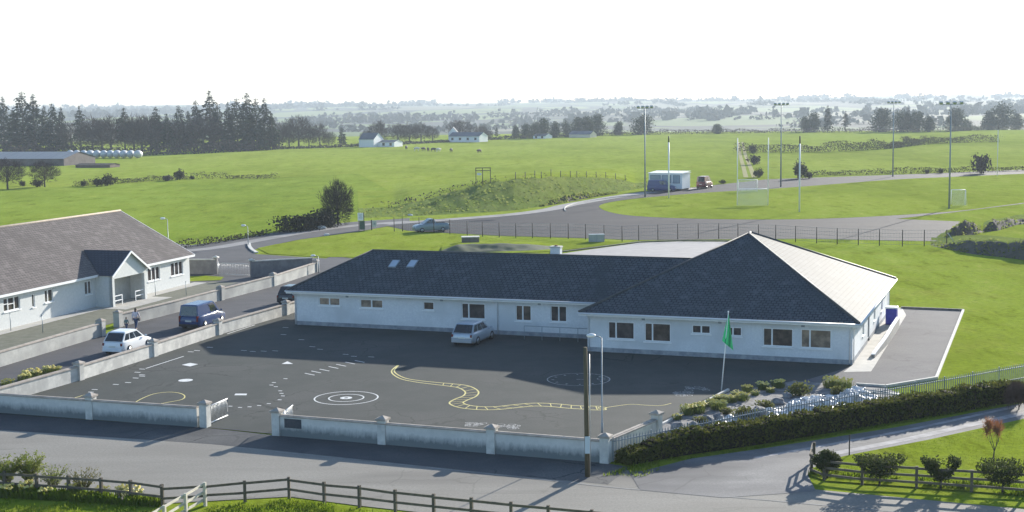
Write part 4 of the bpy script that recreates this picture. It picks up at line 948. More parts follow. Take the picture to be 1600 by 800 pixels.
# ------------------------------------------------------------------ people
def skin_obj(name, verts, edges, radii, m, parent, root=0, sub=1):
    me = bpy.data.meshes.new(name); me.from_pydata(verts, edges, []); me.materials.append(m)
    o = bpy.data.objects.new(name, me); COL.objects.link(o); o.parent = parent
    md = o.modifiers.new('Skin', 'SKIN'); sv_ = me.skin_vertices[0] if me.skin_vertices else me.attributes and None
    if not me.skin_vertices:
        bpy.context.view_layer.objects.active = o
    for i, r in enumerate(radii): me.skin_vertices[0].data[i].radius = (r, r) if not isinstance(r, tuple) else r
    me.skin_vertices[0].data[root].use_root = True
    md.use_smooth_shade = True; s = o.modifiers.new('Sub', 'SUBSURF'); s.levels = sub; s.render_levels = sub
    return o
def person(label, loc, yaw_, h, top, stride, bag, hair_len, group=None):
    t = thing('person', label, 'person', loc, yaw_, group); k = h / 1.7
    V = []; E = []; Rd = []
    def v(x, y, z, r, par=None):
        V.append((x * k, y * k, z * k)); Rd.append(r * k); i = len(V) - 1
        if par is not None: E.append((par, i))
        return i
    pel = v(0, 0, .93, .135); wst = v(0, 0, 1.08, .12, pel); ch = v(.01, 0, 1.30, .145, wst); nb = v(.01, 0, 1.43, .07, ch); nk = v(.02, 0, 1.49, .052, nb); h0 = v(.035, 0, 1.56, .085, nk); h1 = v(.03, 0, 1.64, .095, h0); v(.02, 0, 1.69, .06, h1)
    for s in (-1, 1):
        st = stride * s
        hp = v(st * .1, s * .095, .86, .098, pel); kn = v(st * .6, s * .10, .49, .066, hp); an = v(st * .85 - (.12 if st < 0 else 0), s * .10, .09 + (.06 if st < 0 else 0), .042, kn); v(st * .85 + .13 - (.10 if st < 0 else 0), s * .105, .035, .04, an)
        sh = v(.0, s * .175, 1.40, .065, ch); el = v(-st * .35, s * .23, 1.13, .046, sh); wr = v(-st * .6 + .08, s * .235, .89, .034, el); hn = v(-st * .66 + .12, s * .235, .81, .036, wr)
        for q in range(4): v(-st * .70 + .12 + .02 * (q - 1.5), s * .235 + s * .004 * q, .735 + .006 * abs(q - 1.5), .010, hn)
        v(-st * .62 + .16, s * .215, .79, .011, hn)
    body = skin_obj('body', V, E, Rd, SKIN, t)
    def sub_chain(name, pts, m, root=0):
        vs = [tuple(c * k for c in p[:3]) for p in pts]; es = []; 
        for i, p in enumerate(pts):
            if p[4] is not None: es.append((p[4], i))
        return skin_obj(name, vs, es, [p[3] * k for p in pts], m, t, root)
    tp = [(0, 0, .90, .15, None), (0, 0, 1.08, .14, 0), (.01, 0, 1.30, .163, 1), (.01, 0, 1.41, .10, 2)]
    for s in (-1, 1):
        st = stride * s; i = len(tp); tp += [(0, s * .18, 1.40, .08, 2), (-st * .35, s * .235, 1.13, .062, i), (-st * .55 + .06, s * .24, .95, .05, i + 1)]
    sub_chain('top', tp, top)
    tr = [(0, 0, .93, .15, None)]
    for s in (-1, 1):
        st = stride * s; i = len(tr); tr += [(st * .1, s * .097, .85, .112, 0), (st * .6, s * .10, .49, .082, i), (st * .83 - (.11 if st < 0 else 0), s * .10, .14 + (.06 if st < 0 else 0), .066, i + 1)]
    sub_chain('trousers', tr, DENIM)
    for s in (-1, 1):
        st = stride * s; mb = MB(); x = (st * .85 - (.12 if st < 0 else 0)) * k; z = (.05 + (.05 if st < 0 else 0)) * k; mb.ball((x + .06 * k, s * .10 * k, z), .13 * k, 0, 10, 6, (1, .42, .38)); mb.build('shoe', BLACK, t)
    mb = MB(); mb.ball((.005 * k, 0, 1.665 * k), .108 * k, 0, 12, 8, (1, .92, .85)); mb.ball((-.05 * k, 0, (1.60 - hair_len / 2) * k), .085 * k, 0, 10, 7, (.75, .95, .9 + hair_len * 5)); mb.build('hair', HAIR, t)
    for s in (-1, 1): mb = MB(); mb.ball((.125 * k, s * .034 * k, 1.60 * k), .014 * k, 0, 6, 4); mb.build('eye', BLACK, t)
    mb = MB(); mb.ball((.135 * k, 0, 1.565 * k), .018 * k, 0, 6, 4, (1, .7, 1.2)); mb.build('nose', SKIN, t)
    mb = MB(); mb.ball((.12 * k, 0, 1.525 * k), .022 * k, 0, 6, 4, (.4, 1, .35)); mb.build('mouth', mat('lips', (.3, .1, .09), None), t)
    if bag:
        b = thing('shoulder_bag', 'small dark bag hanging at the side of the taller walker', 'bag', Vector(loc) + Matrix.Rotation(yaw_, 3, 'Z') @ Vector((-.03, -.30, .72)), yaw_)
        mb = MB(); mb.box((0, 0, .12), (.28, .1, .26)); mb.build('pouch', BAG, b, .03); mb = MB(); mb.tube([(-.1, 0, .24), (-.05, .05, .48), (.02, .10, .66)], .012, 5); mb.build('strap', BAG, b)
    return t
person('adult in a pale top and jeans walking past the gap in the grey roadside wall', G(213, 516), side_dir + .15, 1.62, PINKTOP, .26, True, .14)
person('small child in a grey-green top walking beside the adult on the side road', G(198, 517.5), side_dir + .1, 1.02, TEALTOP, .22, False, .05)

from mathutils import noise as NZ
# ------------------------------------------------------------------ vegetation generators
def leaf_cloud(mb, lobes, n, size, rnd, m=0, shell=.55, flat=.3):
    tot = sum(l[1] ** 2 for l in lobes)
    for c, r, sc in lobes:
        for _ in range(max(4, int(n * r * r / tot))):
            d = Vector((rnd.gauss(0, 1), rnd.gauss(0, 1), rnd.gauss(0, 1))).normalized() * (r * (shell + (1 - shell) * rnd.random()) * (1 + .18 * rnd.gauss(0, 1)))
            mb.card(Vector(c) + Vector((d.x * sc[0], d.y * sc[1], d.z * sc[2])), size * rnd.uniform(.6, 1.4), rnd, m, rnd.uniform(.7, 1.4), flat)

def limbs(mb, p, d, L, r, depth, rnd, tips, up=.25, spread=.6):
    q = p + d * L
    mid = p.lerp(q, .5) + Vector((rnd.gauss(0, 1), rnd.gauss(0, 1), rnd.gauss(0, 1))) * L * .05
    mb.tube([p, mid, q], [r, r * .82, r * .62], 6 if depth > 2 else 4, cap=False)
    tips.append((q, depth))
    if depth == 0: return
    for k in range(rnd.choice((2, 3, 3))):
        ax = d.orthogonal().normalized(); ax = Matrix.Rotation(rnd.uniform(0, 6.28), 3, d) @ ax
        nd = (d + ax * spread * rnd.uniform(.6, 1.3) + Vector((0, 0, up * rnd.random()))).normalized()
        limbs(mb, p.lerp(q, rnd.uniform(.65, 1)), nd, L * rnd.uniform(.6, .8), r * .55, depth - 1, rnd, tips, up, spread)

def tree_empty(name, label, cat, group=None): return thing(name, label, cat, (0, 0, -500), 0, group)

def make_conifer(seed, h=20.0, wid=.17, ragged=.25, bare=.12):
    rnd = random.Random(seed); t = tree_empty('conifer_tree', 'x', 'tree')
    mb = MB(); mb.tube([(0, 0, -.2), (0, 0, h * .5), (.1, 0, h)], [.32, .2, .03], 7); mb.build('trunk', BARK, t)
    mb = MB(); z = h * bare
    while z < h * .985:
        f = (z - h * bare) / (h * (1 - bare)); rad = h * wid * ((1 - f) ** .75) * (1.0 if f > .12 else .7 + f * 2.5) + .25
        nb = rnd.choice((6, 7, 8)); ph = rnd.uniform(0, 6.28)
        for k in range(nb):
            a = ph + k * 6.283 / nb + rnd.gauss(0, .15); L = rad * (1 + ragged * rnd.gauss(0, 1))
            if rnd.random() < .16: continue
            e = Vector((math.cos(a), math.sin(a), 0)); sd = Vector((-e.y, e.x, 0)); b = Vector((0, 0, z))
            tip = b + e * L + Vector((0, 0, -L * .22 + rnd.gauss(0, .15))); md = b + e * L * .55 + Vector((0, 0, L * .05)); w = L * .20 + .18
            mb.face([b, md - sd * w + Vector((0, 0, -.2 * w)), tip, md + sd * w + Vector((0, 0, -.2 * w))])
            for j in range(3):
                u = rnd.uniform(.35, 1); c = b.lerp(tip, u) + sd * rnd.gauss(0, w * .6); mb.card(c + Vector((0, 0, -.15)), w * 1.3, rnd, 0, 1.0, .5)
        z += rnd.uniform(.38, .62) * h / 20
    mb.build('crown', NEEDLE, t); return t

def make_bare(seed, h=12.0, m=TWIG, twigs=14, tw=.9, up=.35, spread=.62, trunk=.22):
    rnd = random.Random(seed); t = tree_empty('bare_tree', 'x', 'tree'); mb = MB(); tips = []
    mb.tube([(0, 0, -.2), (0, 0, h * .12), (.05, .03, h * trunk)], [h * .028, h * .022, h * .018], 7)
    for k in range(4):
        a = k * 1.57 + rnd.random(); d = Vector((math.cos(a) * .65, math.sin(a) * .65, 1)).normalized()
        limbs(mb, Vector((.05, .03, h * trunk * rnd.uniform(.8, 1))), d, h * .27, h * .012, 3, rnd, tips, up, spread)
    mb.build('trunk', BARK, t)
    mb = MB()
    for p, dp in tips:
        if dp > 1: continue
        for _ in range(twigs):
            d = Vector((rnd.gauss(0, 1), rnd.gauss(0, 1), rnd.gauss(.5, 1))).normalized(); L = tw * h / 12 * rnd.uniform(.5, 1.3); s_ = d.orthogonal().normalized() * (.05 * h / 12 + .012)
            mb.face([p - s_, p + s_, p + d * L])
            q = p + d * L * .5; d2 = (d + Vector((rnd.gauss(0, .6), rnd.gauss(0, .6), rnd.gauss(0, .6)))).normalized(); mb.face([q - s_ * .7, q + s_ * .7, q + d2 * L * .7])
    mb.build('crown', m, t); return t

def make_leafy(seed, h=11.0, w=5.0, m=EVERG, n=2600, size=.62, low=.12, name='evergreen_tree', lob=9):
    rnd = random.Random(seed); t = tree_empty(name, 'x', 'tree'); mb = MB()
    mb.tube([(0, 0, -.2), (0, 0, h * .3), (.1, .1, h * .8)], [h * .03, h * .022, h * .006], 7)
    lobes = []
    for k in range(lob):
        f = k / (lob - 1); z = h * (low + .1 + (.78 - low) * f); rr = w * .5 * math.sin(math.pi * (.25 + .58 * f)) * rnd.uniform(.7, 1.0); a = rnd.uniform(0, 6.28); o = w * .5 * (1 - f * .75) * rnd.uniform(.2, .55)
        c = Vector((math.cos(a) * o, math.sin(a) * o, z)); lobes.append((c, rr, (1, 1, .85))); mb.tube([(0, 0, h * .25), c], [h * .012, h * .004], 5)
    mb.build('trunk', BARK, t); mb = MB(); leaf_cloud(mb, lobes, n, size, rnd, 0, .45); mb.build('crown', m, t); return t

def make_bush(seed, w=3.0, h=1.8, m=SCRUB, n=700, size=.24, name='wild_bush', cat='bush'):
    rnd = random.Random(seed); t = thing(name, 'x', cat, (0, 0, -500)); mb = MB()
    for k in range(7):
        a = rnd.uniform(0, 6.28); mb.tube([(0, 0, 0), (math.cos(a) * w * .3, math.sin(a) * w * .3, h * .7)], [.05, .015], 4)
    mb.build('stems', BARK, t); lobes = []
    for k in range(7): a = rnd.uniform(0, 6.28); o = rnd.uniform(0, w * .33); r = rnd.uniform(.28, .45) * h; lobes.append((Vector((math.cos(a) * o, math.sin(a) * o, max(r * .8, rnd.uniform(.3, .62) * h))), r, (1.15, 1.15, .95)))
    mb = MB(); leaf_cloud(mb, lobes, n, size, rnd, 0, .5); mb.build('crown', m, t); return t

def put(proto, label, x, yb, yt, h0, group, wide=1.0, rz=None, first=[]):
    p = G(x, yb); p.z = zt(p.x, p.y); h = hgt(x, yb, yt); s = h / h0; rz = R.uniform(0, 6.28) if rz is None else rz
    if proto.name not in first:
        first.append(proto.name); o = proto; o.location = p; o.rotation_euler = (0, 0, rz); o['label'] = label; o['group'] = group; o.scale = (s * wide, s * wide, s)
        # later copies come from this one
        return o
    return dup(proto, label, p, rz, (s * wide, s * wide, s), group)

CON = [make_conifer(k + 1, 20, wd_, rg, br) for k, (wd_, rg, br) in enumerate(((.17, .38, .1), (.15, .45, .14), (.20, .45, .06), (.12, .5, .26)))]
def make_twiggy(seed, h, w, m, n, low, lob=8, fat=.0045):
    t = make_leafy(seed, h, w, m, 40, .1, low, 'bare_tree', lob); rnd = random.Random(seed + 1); t_cr = [c for c in COL.objects if c.parent == t and c.name.startswith('crown')][0]
    bpy.data.objects.remove(t_cr); mb = MB(); c = Vector((0, 0, h * .22))
    while n > 0:
        u, v, z = rnd.uniform(-1, 1), rnd.uniform(-1, 1), rnd.uniform(-1, 1); q = u * u + v * v + z * z
        if q > .88 + .85 * NZ.noise(Vector((u * 2.5 + seed, v * 2.5, z * 2.5))): continue
        p = Vector((u * w / 2, v * w / 2, h * (low + (1 - low) * (z * .5 + .5)))); d = ((p - c).normalized() + Vector((rnd.gauss(0, .35), rnd.gauss(0, .35), rnd.gauss(.15, .35)))).normalized(); L = h * rnd.uniform(.06, .16); e = d.orthogonal().normalized() * h * fat
        e = Matrix.Rotation(rnd.uniform(0, 6.28), 3, d) @ e; mb.face([p - e, p + e, p + d * L]); n -= 1
    mb.build('crown', m, t); return t
BAR = [make_twiggy(20, 12, 9.5, TWIG, 1900, .14, 8, .0065), make_twiggy(21, 12, 8, TWIG, 1600, .10, 8, .0065), make_twiggy(22, 12, 11, TWIG, 2100, .12, 8, .0065)]
LEA = [make_leafy(40, 11, 11, low=.0), make_leafy(41, 11, 9, low=0), make_leafy(42, 11, 13, lob=11, low=0), ]
gb = 'trees of the dark belt beyond the field'
belt = [(8, 233, 150, 0, 'dark conifer cut by the left edge of the photo'), (22, 234, 170, 1, 'slim conifer second from the left edge in the dark belt'), (38, 236, 142, 2, 'broad twin-topped conifer, tallest at the left end of the belt'), (55, 236, 146, 0, 'tall conifer just right of the broad twin-topped one'),
        (72, 236, 164, 1, 'conifer above the left end of the grey shed'), (84, 236, 160, 2, 'wide conifer above the middle of the grey shed'), (98, 236, 166, 0, 'pointed conifer above the right end of the grey shed'), (127, 237, 163, 3, 'lone spiky conifer above the first white bales'),
        (196, 239, 166, 3, 'sparse conifer above the last white bales'), (246, 238, 166, 0, 'thin-topped conifer midway between the bales and the tall right-hand clump'), (262, 238, 176, 1, 'low conifer beside the thin-topped one'), (281, 236, 163, 2, 'broad conifer left of the tallest spire'),
        (296, 236, 172, 1, 'short conifer tucked between the broad one and the pointed one'), (308, 235, 156, 0, 'pointed conifer just left of the tallest spire'), (330, 235, 139, 3, 'tallest conifer, a bare-topped spire'), (342, 235, 160, 2, 'conifer just right of the tallest spire'),
        (358, 235, 158, 0, 'conifer at the left side of the dense right-hand clump'), (372, 235, 152, 2, 'bushy conifer inside the dense right-hand clump'), (388, 235, 144, 0, 'highest conifer of the dense right-hand clump'), (402, 235, 152, 2, 'dark conifer near the end of the dense clump'), (415, 234, 152, 0, 'last conifer at the right end of the dark belt'), (426, 234, 176, 1, 'small conifer at the foot of the last tall one')]
for x, yb, yt, k, lb in belt: put(CON[k], lb, x, yb, yt, 20, gb, R.uniform(.9, 1.2))
bb_ = [(112, 236, 190), (145, 238, 184), (160, 238, 188), (174, 239, 182), (210, 239, 186), (222, 239, 180), (236, 238, 184), (270, 237, 188), (318, 236, 180)]
for i, (x, yb, yt) in enumerate(bb_): put(BAR[i % 3], 'bare brown tree filling a gap between the dark conifers', x, yb, yt, 12, 'bare trees between the belt conifers', 1.25)
mid = [(436, 232, 190, 0, 1.0, 'bare tree at the end of the conifer belt'), (452, 231, 192, 1, 1.0, 'second bare tree after the conifer belt'), (467, 230, 182, 0, 1.15, 'tallest bare tree between the belt and the low white sheds'), (483, 230, 196, 2, 1.0, 'bare tree right of the tallest bare one'), (500, 229, 194, 1, 1.0, 'wide bare tree before the small dark conifer'), (514, 229, 206, 2, 1.1, 'low bare tree beside the small dark conifer'),
       (592, 226, 190, 0, 1.2, 'bare tree right behind the low white sheds'), (574, 226, 205, 2, 1.2, 'low bare tree at the left end of the white sheds'), (622, 224, 194, 1, 1.3, 'bare tree just right of the white sheds'), (640, 223, 195, 2, 1.3, 'full bare tree between the sheds and the white farmhouse'), (658, 222, 194, 0, 1.3, 'rounded bare tree left of the one by the farmhouse'), (676, 221, 198, 1, 1.3, 'bare tree next to the gable of the white farmhouse'), (718, 220, 188, 2, 1.4, 'broad bare tree behind the roof of the white farmhouse'), (752, 219, 196, 0, 1.3, 'bare tree at the right end of the white farmhouse'), (765, 218, 204, 1, 1.3, 'low bare tree past the white farmhouse')]
for x, yb, yt, k, wd_, lb in mid: put(BAR[k], lb, x, yb, yt, 12, 'bare trees along the far field edge', wd_ * 1.05)
put(CON[1], 'small dark conifer standing alone among the bare trees', 534, 229, 198, 20, gb, 1.5)
put(CON[3], 'thin conifer by itself right of the white farmhouse', 776, 217, 197, 20, gb, 1.2)
rnd_ = [(806, 216, 196, 1, .9, 'dark round tree at the left end of the evergreen group'), (822, 216, 194, 0, .9, 'dark round tree second in the evergreen group'), (836, 216, 192, 2, .8, 'dark tree rising behind the low pale house'), (850, 216, 186, 0, .9, 'pointed dark tree behind the low pale house'), (868, 215, 190, 1, 1.0, 'dark tree left of the pale gable'), (884, 214, 190, 2, .8, 'dark tree behind the pale gable'), (904, 213, 184, 0, 1.0, 'dark tree just right of the pale gable'), (918, 213, 182, 1, 1.0, 'dense dark tree in the evergreen group'), (934, 212, 179, 0, .95, 'tallest dark tree of the evergreen group'), (967, 211, 190, 1, 1.1, 'single rounded evergreen between two larger ones'), (1006, 210, 181, 2, 1.25, 'broad cone-shaped evergreen behind the first floodlight mast'), (1120, 209, 194, 0, 1.4, 'low rounded tree above the middle of the field hedge'),
        (1258, 206, 182, 1, 1.0, 'evergreen at the left of the small pointed group on the right'), (1272, 206, 176, 0, .9, 'evergreen left of the slender conifer'), (1380, 206, 170, 0, 1.1, 'tall dense tree left of the far floodlight mast'), (1408, 206, 174, 2, .9, 'wide dense tree right of the far floodlight mast'), (1434, 206, 175, 0, 1.1, 'rounded tree in the middle of the right-hand wood'), (1452, 206, 182, 1, 1.1, 'lower rounded tree in the right-hand wood'), (1492, 204, 169, 0, 1.0, 'tree behind the head of the nearest floodlight mast'), (1510, 203, 186, 2, 1.0, 'low tree right of the nearest floodlight mast'), (1545, 201, 172, 1, 1.1, 'tree at the left of the large domed wood near the right edge'), (1566, 200, 161, 2, 1.0, 'large domed tree near the right edge of the photo'), (1588, 199, 174, 0, 1.1, 'tree at the right edge of the photo')]
for x, yb, yt, k, wd_, lb in rnd_: put(LEA[k], lb, x, yb, yt, 11, 'rounded trees along the far field edge', wd_)
put(CON[0], 'slender tall conifer right of the last hedge bushes', 1293, 205, 163, 20, gb, 1.0); put(CON[3], 'thin pale conifer right of the slender tall one', 1321, 205, 172, 20, gb, 1.2); put(CON[0], 'pointed conifer above the right-hand wood', 1418, 206, 167, 20, gb, 1.2)

# hedgerows and bushes in the fields
BSH = [make_bush(60 + k, 3.2, 2.0, (SCRUB, TWIG, SCRUB)[k], 520, .30) for k in range(3)]
def hedgerow(label, pts, h, w, m=SCRUB, name='hedgerow', dens=8.0, size=.5, kindcat='hedge', world=None):
    P = spline([G(*p) for p in pts] if world is None else world, 8); o = P[0].copy(); o.z = zt(o.x, o.y) if world is None else o.z; t = thing(name, label, kindcat, o, group='hedgerows across the fields'); rnd = random.Random(len(label)); mb = MB()
    for a, b in zip(P[:-1], P[1:]):
        L = (b - a).length; n = int(L * dens * 3.2)
        hh = h * rnd.uniform(.7, 1.25)
        for _ in range(n):
            c = a.lerp(b, rnd.random())
            if world is None: c.z = zt(c.x, c.y)
            hm = hh * (1 + .45 * NZ.noise(Vector((c.x * .12, c.y * .12, 9))))
            mb.card(c - o + Vector((rnd.gauss(0, w * .26), rnd.gauss(0, w * .26), rnd.random() ** .8 * hm)), size * .8 * rnd.uniform(.6, 1.4), rnd, 0, 1.0)
    mb.build('foliage', m, t); return t
hedgerow('long low hedgerow along the horizon field, from the broad evergreen to the right-hand wood', [(940, 212), (1010, 210.5), (1100, 209), (1200, 207.5), (1300, 207), (1480, 206)], 2.2, 3.0, TWIG, dens=10, size=.6)
hedgerow('dark ragged hedgerow crossing the right-hand field', [(1150, 238), (1200, 238), (1300, 237), (1390, 232), (1440, 226), (1500, 223), (1560, 222)], 2.6, 3.0, dens=26, size=.42)
hedgerow('faint hedgerow rising to the right edge above the dark one', [(1480, 206), (1540, 202), (1600, 201), (1680, 200)], 2.2, 3, dens=12, size=.55)
hedgerow('low hedge line behind the gravel track by the pitch', [(1255, 276), (1300, 274), (1380, 272), (1500, 269), (1640, 266)], 1.2, 1.6, dens=18, size=.30)
hedgerow('thin hedge line left of the lone trees across the left field', [(118, 291), (180, 287), (260, 281), (330, 279), (430, 279)], 1.1, 1.6, dens=20, size=.28)
hedgerow('dark thick bramble hedge beside the tree by the notice boards', [(438, 363), (470, 361), (500, 357), (518, 353)], 2.0, 2.6, mat('bramble_leaves', (.016, .02, .014), (.035, .035, .022), .8, .9, .15), dens=110, size=.36)
hedgerow('low scrub line at the foot of the field beside the access road', [(262, 390), (310, 384), (360, 376), (420, 366)], .7, 1.1, dens=12, size=.28)
hedgerow('low dark hedge at the foot of the conifer belt', [(0, 240), (100, 242), (220, 243), (330, 239), (440, 233)], 3.5, 4, TWIG, dens=10, size=.9)
hedgerow('low hedge below the farmhouse trees', [(440, 233), (560, 229), (700, 222), (800, 217), (940, 212)], 1.2, 3, dens=5, size=.9)
for x, yb, yt, k, wd_, lb in ((35, 291, 281, 0, 1, 'low bush at the foot of the first round bare tree'), (58, 292, 279, 1, 1.2, 'brown bush between the two round bare trees'), (131, 291, 280, 0, 1, 'small bush left of the large dark one in the left field'), (152, 291, 276, 2, .9, 'bush touching the large dark bush in the left field'), (168, 290, 270, 0, .9, 'largest dark bush on the left field hedge line'), (262, 283, 272, 1, 1.1, 'bush left of the spreading one by the field bank'), (281, 281, 264, 2, .9, 'spreading bush on the left field hedge line'), (300, 280, 274, 0, 1.3, 'low scrub right of the spreading bush'),
                         (1176, 240, 224, 0, .8, 'dark bush on the hedge at the top of the pale path'), (1178, 257, 240, 1, .9, 'ragged bush half way down the pale path'), (1187, 277, 262, 2, .9, 'bush at the foot of the pale path behind the goal'), (1248, 279, 250, 2, .62, 'lone upright bush behind the tall post with a dark tip'), (1264, 279, 267, 1, .8, 'small scrub right of the lone upright bush'), (1448, 271, 263, 1, 1, 'small scrub on the hedge behind the far mast'), (1470, 271, 262, 0, .9, 'tiny bush left of the nearest mast on the far hedge'), (1130, 287, 280, 0, 1.2, 'low dark bush right of the red van'), (1533, 271, 236, 1, .62, 'tall thin bush on the far hedge near the right edge')):
    put(BSH[k], lb, x, yb, yt, 2.0, 'bushes in the far fields', wd_)
T1 = make_twiggy(91, 6, 6.4, mat('purple_twigs', (.055, .042, .048), (.09, .07, .075), .7, .95, 0), 3600, .16)
put(T1, 'round purplish bare tree at the left edge of the field', 12, 296, 249, 6, 'round bare trees left of the field', 1.15)
put(T1, 'second round purplish bare tree, right of the one at the edge', 70, 292, 252, 6, 'round bare trees left of the field', 1.1)
T2 = make_twiggy(95, 6, 4.6, mat('dense_twigs', (.040, .036, .034), (.07, .06, .05), .8, .95, 0), 4600, .02); put(T2, 'dense upright bare tree beside the bramble hedge by the notice boards', 528, 352, 283, 6, 'single trees', .95)

# ------------------------------------------------------------------ farm, far houses, cows
def shed(label, x0, x1, yb, yt, depth, wallm, roofm, name='farm_shed', gable=.35, cat='shed', group=None, wins=0):
    a, b = G(x0, yb), G(x1, yb); d = b - a; L = d.length; t = thing(name, label, cat, a, math.atan2(d.y, d.x), group); h = hgt((x0 + x1) / 2, yb, yt); e = h * (1 - gable)
    mb = MB(); mb.face([(0, 0, 0), (L, 0, 0), (L, 0, e), (0, 0, e)]); mb.face([(L, 0, 0), (L, depth, 0), (L, depth, e), (L, depth / 2, h), (L, 0, e)]); mb.face([(0, depth, 0), (0, 0, 0), (0, 0, e), (0, depth / 2, h), (0, depth, e)]); mb.face([(L, depth, 0), (0, depth, 0), (0, depth, e), (L, depth, e)]); mb.build('wall', wallm, t)
    mb = MB(); mb.face([(-.2, -.3, e - .05), (L + .2, -.3, e - .05), (L + .2, depth / 2, h + .08), (-.2, depth / 2, h + .08)]); mb.face([(L + .2, depth + .3, e - .05), (-.2, depth + .3, e - .05), (-.2, depth / 2, h + .08), (L + .2, depth / 2, h + .08)]); mb.build('roof', roofm, t)
    for k in range(wins):
        xx = L * (k + .5) / wins; mb = MB(); mb.box((xx, -.03, e * .55), (1.1, .06, 1.1)); mb.build('window', GLASS, t)
    return t
SROOF = mat('far_slate', (.10, .11, .13), (.14, .15, .17), .4, .7, .2)
shed('long low grey farm shed at the left edge below the conifers', -60, 100, 259, 239, 16, mat('brown_sheeting', (.09, .075, .075), (.14, .115, .115), .5, .9), SHEETG, gable=.45)
shed('small brown-walled lean-to beside the white bales', 118, 172, 262, 256, 5, mat('brown_boards', (.10, .07, .06), (.15, .11, .09), 1, .9), SOIL, gable=.3)
for i, (x, w_) in enumerate([(110 + 10.5 * k_, 13) for k_ in range(10)] + [(216, 13)]):
    o = thing('wrapped_bale', ['white wrapped bale at the left end of the row under the belt trees', 'white wrapped bale in the row under the belt trees', 'white wrapped bale at the right end of the row under the belt trees'][0 if i == 0 else 2 if i == 10 else 1], 'bale', G(x, 247), math.radians(R.uniform(-20, 20)), 'white wrapped bales by the farm')
    s_ = w_ / ppm(x, 247) / 2; mb = MB(); mb.ball((0, 0, s_ * .95), s_, 0, 12, 8, (.98, 1.5, .97)); mb.build('wrap', BALEW, o)
shed('low white shed with a hipped grey roof left of the long white one', 561, 584, 230, 208, 8, WHITE, SROOF, cat='house', name='far_house', gable=.45, group='white houses along the far field edge')
shed('long low white shed on the skyline of the field', 583, 616, 229.5, 219, 7, WHITE, SROOF, gable=.3, group='white houses along the far field edge', wins=3)
shed('white farmhouse with a steep grey roof among bare trees', 701, 749, 222, 207, 8, WHITE, SROOF, cat='house', name='far_house', gable=.4, group='white houses along the far field edge', wins=4)
a, b = G(701, 221.5), G(714, 221.5); t = thing('far_house', 'tall white gable wing at the left of the farmhouse', 'house', a, 0, 'white houses along the far field edge'); L = (b - a).length; h = hgt(707, 221.5, 199)
mb = MB(); mb.face([(0, -1, 0), (L, -1, 0), (L, -1, h * .6), (L / 2, -1, h), (0, -1, h * .6)]); mb.face([(L, -1, 0), (L, 9, 0), (L, 9, h * .6), (L, -1, h * .6)]); mb.face([(0, 9, 0), (0, -1, 0), (0, -1, h * .6), (0, 9, h * .6)]); mb.build('wall', WHITE, t)
mb = MB(); mb.face([(L + .2, -1.2, h * .59), (L + .2, 9, h * .59), (L / 2, 9, h + .1), (L / 2, -1.2, h + .1)]); mb.face([(-.2, 9, h * .59), (-.2, -1.2, h * .59), (L / 2, -1.2, h + .1), (L / 2, 9, h + .1)]); mb.build('roof', SROOF, t)
shed('low pale house under the dark evergreens', 833, 852, 216.5, 209, 7, WHITE, SROOF, cat='house', name='far_house', gable=.45, group='white houses along the far field edge', wins=2)
shed('small house with a bright cream gable among the dark evergreens', 889, 922, 215, 205, 7, mat('cream_gable', (.66, .58, .46), None), SROOF, cat='house', name='far_house', gable=.5, group='white houses along the far field edge')
for i, (x, yb, m_, lb, lie) in enumerate(((635, 233.5, COWB, 'black cow standing alone at the left of the herd', 0), (651, 236, COWW, 'pale cow next to the dark group', 0), (662, 236, COWB, 'dark cow at the left of the close group', 0), (669, 236.5, COWR, 'brown cow in the middle of the close group', 0), (677, 237, COWB, 'black cow at the front of the close group', 0), (685, 237.5, COWW, 'pale cow at the right of the close group', 0), (705, 238, COWB, 'black cow between the close group and the last one', 0), (749, 239.5, COWR, 'brown cow farthest right in the field', 0))):
    t = thing('cow', lb, 'cow', G(x, yb), R.uniform(0, 6.28), 'cows grazing in the far field')
    V = [(0, 0, 1.02), (-.75, 0, 1.08), (.7, 0, 1.05), (1.05, 0, 1.12), (1.4, 0, .95), (1.65, 0, .75)]; E_ = [(0, 1), (0, 2), (2, 3), (3, 4), (4, 5)]; rd = [.42, .36, .36, .22, .17, .10]
    for sx, par in ((-.72, 1), (.66, 2)):
        for s in (-1, 1):
            n0 = len(V); V += [(sx, s * .22, .72), (sx + (.10 if sx > 0 else -.08), s * .22, .40), (sx, s * .22, .03)]; E_ += [(par, n0), (n0, n0 + 1), (n0 + 1, n0 + 2)]; rd += [.15, .085, .065]
    n0 = len(V); V += [(-1.05, 0, 1.1), (-1.12, 0, .6)]; E_ += [(1, n0), (n0, n0 + 1)]; rd += [.06, .03]
    for s in (-1, 1): V.append((1.28, s * .26, 1.12)); E_.append((3, len(V) - 1)); rd.append(.05)
    skin_obj('body', V, E_, rd, m_, t)

